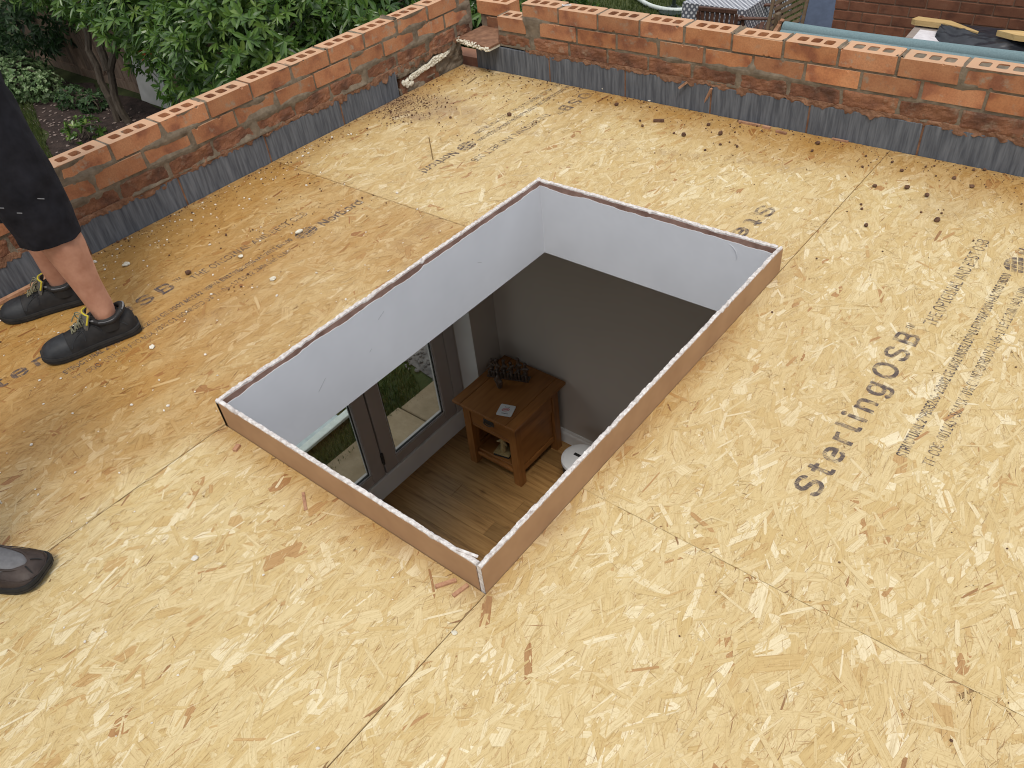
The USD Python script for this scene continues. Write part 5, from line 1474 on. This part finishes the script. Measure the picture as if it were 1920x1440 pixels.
def person(label, lfoot, rfoot, hd, style, shirt_m, leg_m, long_legs):
    f = np.array([math.cos(hd), math.sin(hd), 0.0]); l = np.array([-f[1], f[0], 0.0]); u = np.array([0, 0, 1.0])
    lf, rf = np.array([*lfoot, 0.0]), np.array([*rfoot, 0.0])
    base = (lf + rf) / 2
    t = thing('person', label, 'person', base, 0.0)
    lf, rf = lf - base, rf - base
    hip = 0.012 * f + u * .93
    J, B = {}, []
    J['pel'] = (hip + u * .02, .115); J['hl'] = (hip + l * .085 - u * .03, .088); J['hr'] = (hip - l * .085 - u * .03, .088)
    J['wa'] = (hip + u * .17 - f * .005, .108); J['ch'] = (hip + u * .36 + f * .01, .125); J['xl'] = (hip + u * .40 + l * .07 + f * .005, .105); J['xr'] = (hip + u * .40 - l * .07 + f * .005, .105)
    J['nk'] = (hip + u * .54, .056); J['hb'] = (hip + u * .62 + f * .022, .060)
    J['hd'] = (hip + u * .715 + f * .024, .084); J['hf'] = (hip + u * .69 + f * .052, .070); J['jw'] = (hip + u * .635 + f * .072, .040); J['ho'] = (hip + u * .725 - f * .012, .082)
    J['no'] = (hip + u * .685 + f * .128, .011); J['nb'] = (hip + u * .715 + f * .112, .010)
    B += [('pel', 'hl', 'hr'), ('pel', 'wa'), ('wa', 'ch'), ('ch', 'xl', 'xr'), ('ch', 'nk'), ('xl', 'nk'), ('xr', 'nk'), ('nk', 'hb'), ('hb', 'hd'), ('hd', 'hf', 'ho'), ('hf', 'jw', 'hb'), ('no', 'nb')]
    for sd, ft in (('l', lf), ('r', rf)):
        sg_ = 1 if sd == 'l' else -1
        hj = hip + sg_ * l * .085 - u * .03
        kn = hj * .42 + ft * .58; kn[2] = .49; kn = kn + f * .012
        an = ft + u * .095
        ca = kn * .68 + an * .32 - f * .012
        J['k' + sd] = (kn, .060); J['a' + sd] = (an + u * .03, .038); J['c' + sd] = (ca, .064); J['e' + sd] = (ft + u * .070, .031); J['th' + sd] = (hj * .6 + kn * .4, .082); J['s' + sd] = (kn * .30 + an * .70 - f * .004, .044)
        J['mi' + sd] = (an + u * .012 + sg_ * l * .020, .022); J['he' + sd] = (ft + u * .060 - f * .016, .026); J['to' + sd] = (ft + u * .050 + f * .06, .022)
        B += [('h' + sd, 'th' + sd), ('th' + sd, 'k' + sd), ('k' + sd, 'c' + sd), ('c' + sd, 's' + sd), ('s' + sd, 'a' + sd), ('a' + sd, 'e' + sd, 'mi' + sd), ('e' + sd, 'he' + sd, 'to' + sd)]
        sh = hip + u * .455 + sg_ * l * .185; elb = sh - u * .28 + sg_ * l * .035 - f * .03; wr = elb - u * .09 + f * .225 - sg_ * l * .03
        J['sh' + sd] = (sh, .058); J['el' + sd] = (elb, .040); J['fo' + sd] = (elb * .7 + wr * .3, .040); J['wr' + sd] = (wr, .027)
        J['ea' + sd] = (hip + u * .695 + f * .018 + sg_ * l * .086, .015); J['eb' + sd] = (hip + u * .670 + f * .020 + sg_ * l * .082, .010)
        B += [('x' + sd, 'sh' + sd), ('sh' + sd, 'el' + sd), ('el' + sd, 'fo' + sd), ('fo' + sd, 'wr' + sd), ('ea' + sd, 'eb' + sd)]
        hand_bones(J, B, wr, f - .35 * u, u * .94 + f * .33, -sg_ * l, 'q' + sd)
        J['pm' + sd] = (wr + f * .02, .019)
        B.append(('wr' + sd, 'pm' + sd))
    body_ = figure_chain(J, B, .016, 8)
    bo = obj('body', body_, 'skin', t, smooth=True)
    # face: eyes, brows and mouth
    for sg_ in (1, -1):
        c = hip + u * .708 + f * .110 + sg_ * l * .031
        e = trimesh.creation.icosphere(subdivisions=2, radius=.0115); e.apply_translation(c); obj('eye', e, 'eye_white', t, smooth=True)
        e = trimesh.creation.icosphere(subdivisions=2, radius=.0055); e.apply_translation(c + f * .0075 - u * .002); obj('iris', e, 'hair_brown', t, smooth=True)
        obj('brow', tube([c + u * .018 - sg_ * l * .014 + f * .008, c + u * .022 + f * .010, c + u * .017 + sg_ * l * .017 + f * .003], .0036, 6), 'hair_brown', t)
    obj('mouth', tube([hip + u * .646 + f * .106 + l * .022, hip + u * .644 + f * .114, hip + u * .646 + f * .106 - l * .022], .0045, 6), 'red_leaf_mat' if False else 'lips', t)
    hs = m3.Manifold.batch_hull([m3.Manifold.sphere(.092, 20).translate(tuple(map(float, hip + u * .735 - f * .002))), m3.Manifold.sphere(.086, 20).translate(tuple(map(float, hip + u * .715 - f * .022)))])
    hs = hs.trim_by_plane(tuple(map(float, (u * .82 - f * .57))), float((hip + u * .715 + f * .045) @ (u * .82 - f * .57)))
    hm = tri(hs.refine_to_length(.010)); v_ = np.array(hm.vertices); v_ += (meshkit.fbm(v_ * 60, 3, 2) - .5)[:, None] * .012; hm.vertices = v_
    obj('hair', hm, 'hair_brown', t, smooth=True)

    def cloth(name, J2, B2, m_, cut=(), amp=.010, sc=14, seed=4):
        ms = [m3.Manifold.batch_hull([m3.Manifold.sphere(J2[k][1], 22).translate(tuple(map(float, J2[k][0]))) for k in bn]) for bn in B2]
        uu_ = m3.Manifold.batch_boolean(ms, m3.OpType.Add)
        g = tri(uu_.refine_to_length(.016)); g.merge_vertices(); trimesh.smoothing.filter_taubin(g, iterations=14)
        v_ = np.array(g.vertices); n_ = np.array(g.vertex_normals)
        fold = meshkit.fbm(v_ * [sc, sc, sc * .55] + seed, 3, seed) - .5
        g.vertices = v_ + n_ * (fold * amp * (2.6 if name == 'shorts' else 2))[:, None]
        for (nrm, off) in cut:
            g = trimesh.intersections.slice_mesh_plane(g, nrm, np.array(nrm) * off, cap=False)
        return obj(name, g, m_, t, smooth=40)
    J2 = {'p': (hip + u * .05, .132), 'pl': (hip + l * .09 - u * .04, .108), 'pr': (hip - l * .09 - u * .04, .108)}
    B2 = [('p', 'pl', 'pr')]
    for sd, ft in (('l', lf), ('r', rf)):
        kn = J['k' + sd][0]; hj = J['h' + sd][0]
        if long_legs:
            J2['t' + sd] = (kn, .082); J2['b' + sd] = (J['a' + sd][0] - u * .02, .068)
            B2 += [('p' + sd, 't' + sd), ('t' + sd, 'b' + sd)]
        else:
            J2['t' + sd] = (kn * .6 + hj * .4, .108); J2['b' + sd] = (kn - u * .03 - f * .004, .093); J2['d' + sd] = (kn - u * .16 - f * .006, .086)
            B2 += [('p' + sd, 't' + sd), ('t' + sd, 'b' + sd), ('b' + sd, 'd' + sd)]
    sh_ = cloth('trousers' if long_legs else 'shorts', J2, B2, leg_m, [((0, 0, 1.0), .075 if long_legs else .385), ((0, 0, -1.0), -float(hip[2] + .13))])
    if not long_legs:
        for sd, sg_ in (('l', 1), ('r', -1)):
            kn = J['k' + sd][0]
            c = kn + u * .12 + sg_ * l * .098
            for (dx, dz, ln_) in ((.055, -.062, .020), (-.05, -.068, .016), (.06, .04, .018), (.02, -.09, .012)):
                q = c + f * dx + u * dz + sg_ * l * .0085
                obj('stitching', tube([q, q + u * ln_ * .4 + f * ln_], .0014, 5), 'grey_piping', sh_)
    J3 = {k: J[k] for k in ('wa', 'ch', 'xl', 'xr', 'shl', 'shr', 'ell', 'elr', 'pel')}
    J3 = {k: (p_, r_ + (.022 if k in ('wa', 'pel', 'ch') else .014)) for k, (p_, r_) in J3.items()}
    for sd in 'lr':
        J3['m' + sd] = (J['sh' + sd][0] * .45 + J['el' + sd][0] * .55, .062)
    J3['n'] = (hip + u * .485, .080)
    cloth('shirt', J3, [('pel', 'wa'), ('wa', 'ch'), ('ch', 'xl', 'xr'), ('xl', 'shl'), ('xr', 'shr'), ('shl', 'ml'), ('shr', 'mr'), ('xl', 'xr', 'n')], shirt_m, [((0, 0, 1.0), float(hip[2] - .02))], .008, 9, 7)
    # socks and shoes
    for sd, ft in (('l', lf), ('r', rf)):
        so = trimesh.creation.revolve(np.array([(.046, .05), (.0455, .088), (.043, .096), (.038, .097)]), sections=24); so.apply_translation(ft); obj('sock', so, 'black_rubber', t, smooth=True)
        x = UsdGeom.Xform.Define(stage, str(t.GetPath()) + '/' + numbered(t.GetPath(), 'footwear'))
        a_ = hd + (.06 if sd == 'l' else -.10)
        p0 = ft - np.array([math.cos(a_), math.sin(a_), 0]) * .078
        x.AddTranslateOp().Set(Gf.Vec3d(*map(float, p0 + [0, 0, .0021]))); x.AddRotateZOp().Set(math.degrees(a_))
        shoe(x.GetPrim(), 1 if sd == 'l' else -1, style)
    return t


person('person in black knee length work shorts and black trainers standing by the left parapet', (-0.694, 0.054), (-1.034, 0.072), math.radians(247), 'trainer', 'cloth_grey', 'cloth_black', False)
person('person at the left edge of the picture with one worn dark leather shoe in view', (-0.115, -0.695), (0.05, -0.985), math.radians(27), 'leather', 'cloth_grey', 'denim', True)

# ================================================================== debris on the deck and the walls
rr = np.random.default_rng(17)
LZ = .0018
lumps = [(0.337, 2.334, 16), (0.206, 2.255, 15), (0.249, 2.394, 12), (0.000, 2.256, 10), (-0.04, 2.300, 8), (0.383, 2.246, 9), (0.452, 2.260, 9), (0.353, 2.172, 7), (0.158, 2.255, 8),
         (0.729, 2.359, 9), (1.040, 2.190, 11), (1.142, 2.230, 14), (1.220, 2.207, 13), (1.303, 2.052, 14), (1.115, 1.905, 11), (1.082, 2.353, 10), (1.029, 2.404, 8), (1.261, 2.380, 10),
         (1.332, 2.345, 11), (1.301, 2.478, 9), (1.332, 2.495, 9), (1.047, 2.040, 7), (1.061, 2.010, 7), (1.240, 2.085, 6), (1.300, 2.110, 6), (-0.806, 0.417, 15), (-0.62, 2.08, 15), (-0.23, 2.40, 14), (0.925, 2.410, 7), (-0.86, 1.93, 9)]
def uvw(u_, v_, z_=0.0):
    d = np.array([(u_ - 960) / 1494.66, -(v_ - 720) / 1494.66, -1.0]) @ q_
    c = np.array(CAM_POS)
    return c + d * ((z_ - c[2]) / d[2])
ORD = ['leftmost', 'second from the left', 'third from the left', 'fourth from the left', 'fifth from the left', 'sixth from the left', 'seventh from the left', 'eighth from the left', 'ninth from the left', 'tenth from the left', 'eleventh from the left', 'twelfth from the left', 'thirteenth from the left', 'fourteenth from the left', 'fifteenth from the left', 'sixteenth from the left']
def pixel_x(p_):
    d = q_ @ (np.array([p_[0], p_[1], 0.0]) - np.array(CAM_POS))
    return d[0] / -d[2]
zones = {}
for p_ in sorted(lumps, key=pixel_x):
    zn = 'right of the far board seam' if p_[0] > W else 'near the open corner' if p_[0] < -.1 else 'between the upstand and the far parapet'
    zn = 'on the left board by the printed lettering' if p_[1] < 1.2 else zn
    zones.setdefault(zn, []).append(p_)
for zn, ps in zones.items():
    for k, (x_, y_, r_) in enumerate(ps):
        lb = ('large' if r_ > 12 else 'small') + ' brown mortar lump ' + zn + ((', ' + ORD[k]) if len(ps) > 1 else '')
        t = thing('mortar_lump', lb, 'mortar lump', (x_, y_, LZ), 0, 'loose mortar lumps on the deck')
        obj('lump', lump(rr, r_ * .00072, .75, 2), 'crumb_brown', t, smooth=50)
# crumbs
P = []
n_ = 800; P.append(np.c_[rr.uniform(-1.27, 3.0, n_), YB - .01 - rr.exponential(.07, n_)])
n_ = 750; P.append(np.c_[XL + .01 + rr.exponential(.05, n_), rr.uniform(-1.2, 2.5, n_)])
n_ = 800; P.append(np.array([-1.17, 1.93]) + np.c_[rr.normal(0, .12, n_), rr.normal(0, .10, n_)] @ np.array([[.8, -.3], [.3, .9]]))
n_ = 200; P.append(np.c_[rr.uniform(-1.2, -.4, n_), rr.uniform(1.7, 2.45, n_)])
n_ = 130; P.append(np.c_[rr.uniform(0, 1.6, n_), 2.48 - rr.exponential(.2, n_)])
n_ = 130; P.append(np.c_[rr.uniform(-1.2, -.5, n_), rr.uniform(.4, 1.2, n_)])
n_ = 50; P.append(np.c_[rr.uniform(W + .01, 2.1, n_), rr.uniform(-.6, 2.2, n_)])
P = np.vstack(P)
P = P[(P[:, 0] > XL + .004) & (P[:, 1] < YB - .004) & ~((P[:, 0] > -.02) & (P[:, 0] < W + .02) & (P[:, 1] > -.02) & (P[:, 1] < L + .02))]
obj('mortar_crumbs', scatter_mesh(rr, np.c_[P, np.full(len(P), LZ)], np.exp(rr.normal(np.log(.0021), .45, len(P))), flat=.7), 'crumb_brown', None, kind='stuff', label='fine brown mortar crumbs swept along the foot of the parapets', cat='crumbs')
n_ = 230
P = np.vstack([np.c_[rr.uniform(-1.25, -.02, n_), rr.uniform(-.6, 1.3, n_)], np.c_[XL + .02 + rr.exponential(.1, 200), rr.uniform(-.5, 1.6, 200)], np.c_[rr.uniform(0, 2.0, 60), rr.uniform(-.9, -.05, 60)]])
obj('white_crumbs', scatter_mesh(rr, np.c_[P, np.full(len(P), LZ)], np.exp(rr.normal(np.log(.0028), .45, len(P))), flat=.6), 'crumb_white', None, kind='stuff', label='small white plaster crumbs scattered over the left strand boards', cat='crumbs')
# larger white flakes
def flake(u_, v_, r_, label, up_=0.0, y_=None):
    p_ = uvw(u_, v_) if y_ is None else np.array([uvw(u_, v_)[0], y_, 0])
    t = thing('white_flake', label, 'flake', (p_[0], p_[1], LZ), rr.uniform(0, 3))
    m_ = lump(rr, r_ * .8, .4, 2)
    v_ = np.array(m_.vertices); v_ *= (0.55 + 0.9 * meshkit.fbm(v_ / r_ * 2.2 + r_ * 900, 3, 5))[:, None]; v_[:, 2] -= v_[:, 2].min(); m_.vertices = v_
    if up_:
        m_.apply_transform(trimesh.transformations.rotation_matrix(up_, [1, .3, 0])); m_.apply_translation([0, 0, -m_.bounds[0][2]])
    obj('flake', m_, 'foam_white', t, smooth=50)
flake(1130, 170, .024, 'upright white foam flake leaning at the foot of the far parapet', 1.2)
flake(562, 437, .020, 'white flake lying on the printed emblem of the left board')
flake(513, 525, .015, 'white flake halfway between the trainers and the upstand')
flake(238, 498, .016, 'white flake on the left board beside the grey blocks')
flake(452, 483, .014, 'white flake on the lettering of the left board')
flake(286, 653, .013, 'white flake just behind the near trainer')
flake(1040, 147, .014, 'white crumb at the foot of the far parapet near the corner')
flake(1218, 190, .012, 'white crumb at the foot of the far parapet below the foam flake')
flake(853, 1189, .008, 'tiny white crumb beside the seam near the upstand corner')
# nail standing in the deck, another lying, timber bits
t = thing('long_nail', 'long brass coloured nail standing upright in the strand board', 'nail', (-.631, 1.56, 0))
obj('shank', tube([(0, 0, -.004), (-.004, .002, .10)], .0024, 8), 'nail_steel', t); e = lathe([(0, 0), (.0052, 0), (.0052, .0016), (0, .0022)], 12); e.apply_translation([-.004, .002, .100]); obj('head', e, 'nail_steel', t)
def stick(pts, r_, label, m_='stick_wood', name='wood_offcut', cat='offcut'):
    pts = np.array(pts, float)
    c = pts.mean(0); c[2] = pts[:, 2].min()
    t = thing(name, label, cat, c)
    a, b = pts[0] - c, pts[-1] - c
    d = (b - a) / np.linalg.norm(b - a)
    s_ = np.cross(d, [0, 0, 1.0]); s_ /= np.linalg.norm(s_); w_ = np.cross(s_, d)
    q = [p_ + s_ * i * r_[0] + w_ * j * r_[1] for p_ in (a, b) for i in (-1, 1) for j in (0, 2)]
    obj('stick', trimesh.convex.convex_hull(np.array(q)), m_, t)
g2 = lambda a, b, z0=.0022, z1=.0022: [tuple(uvw(*a)[:2]) + (z0,), tuple(uvw(*b)[:2]) + (z1,)]
stick(g2((816, 1103), (856, 1090)), (.0045, .003), 'short reddish stick lying by the near corner of the upstand')
stick(g2((850, 1120), (878, 1099)), (.0045, .003), 'second reddish stick tucked against the near corner of the upstand')
stick(g2((441, 848), (449, 837)), (.006, .004), 'small wooden stub beside the left corner of the upstand')
stick(g2((569, 925), (574, 958)), (.004, .0015), 'thin red brown splinter near the front of the upstand')
stick(g2((876, 159), (893, 146)), (.003, .002), 'thin brown nail lying near the open corner', 'nail_steel')
stick(g2((1385, 230), (1425, 238)), (.006, .004), 'brown timber strip along the foot of the far parapet')
stick(g2((1430, 240), (1444, 243)), (.007, .005), 'short brown chip next to the timber strip at the far parapet')
stick(g2((1455, 248), (1474, 253)), (.006, .004), 'brown chip further right along the far parapet')
stick(g2((1560, 262), (1590, 268)), (.005, .003), 'thin brown chip at the foot of the far parapet near the board seam')
stick(g2((1225, 229), (1245, 229)), (.007, .005), 'dark brown wedge lying on the boards before the leaning stick', 'crumb_brown')
a_ = uvw(1316, 208)
stick([(a_[0], a_[1], .004), (a_[0] + .055, YB - .012, .118)], (.005, .004), 'reddish stick leaning against the grey blocks of the far parapet')
a_ = uvw(1290, 196)
stick([(a_[0] - .01, YB - .020, .096), (a_[0] + .022, YB - .004, .124)], (.005, .004), 'small reddish stub stuck in the mortar above the grey blocks')
stick([(XL + .022, -.55, .003), (XL + .020, .12, .003)], (.010, .006), 'long thin batten lying along the foot of the left parapet')
t = thing('screw', 'bright screw lying on top of the far parapet', 'screw', (-.605, YB + .045, .3605), .5); obj('shank', tube([(-.02, 0, .003), (.02, 0, .003)], .0025, 8), 'bead_pale', t); e = lathe([(0, 0), (.005, 0), (.002, .004), (0, .004)], 10); e.apply_transform(trimesh.transformations.rotation_matrix(math.pi / 2, [0, 1, 0])); e.apply_translation([-.024, 0, .005]); obj('head', e, 'bead_pale', t)
#OBJECTS
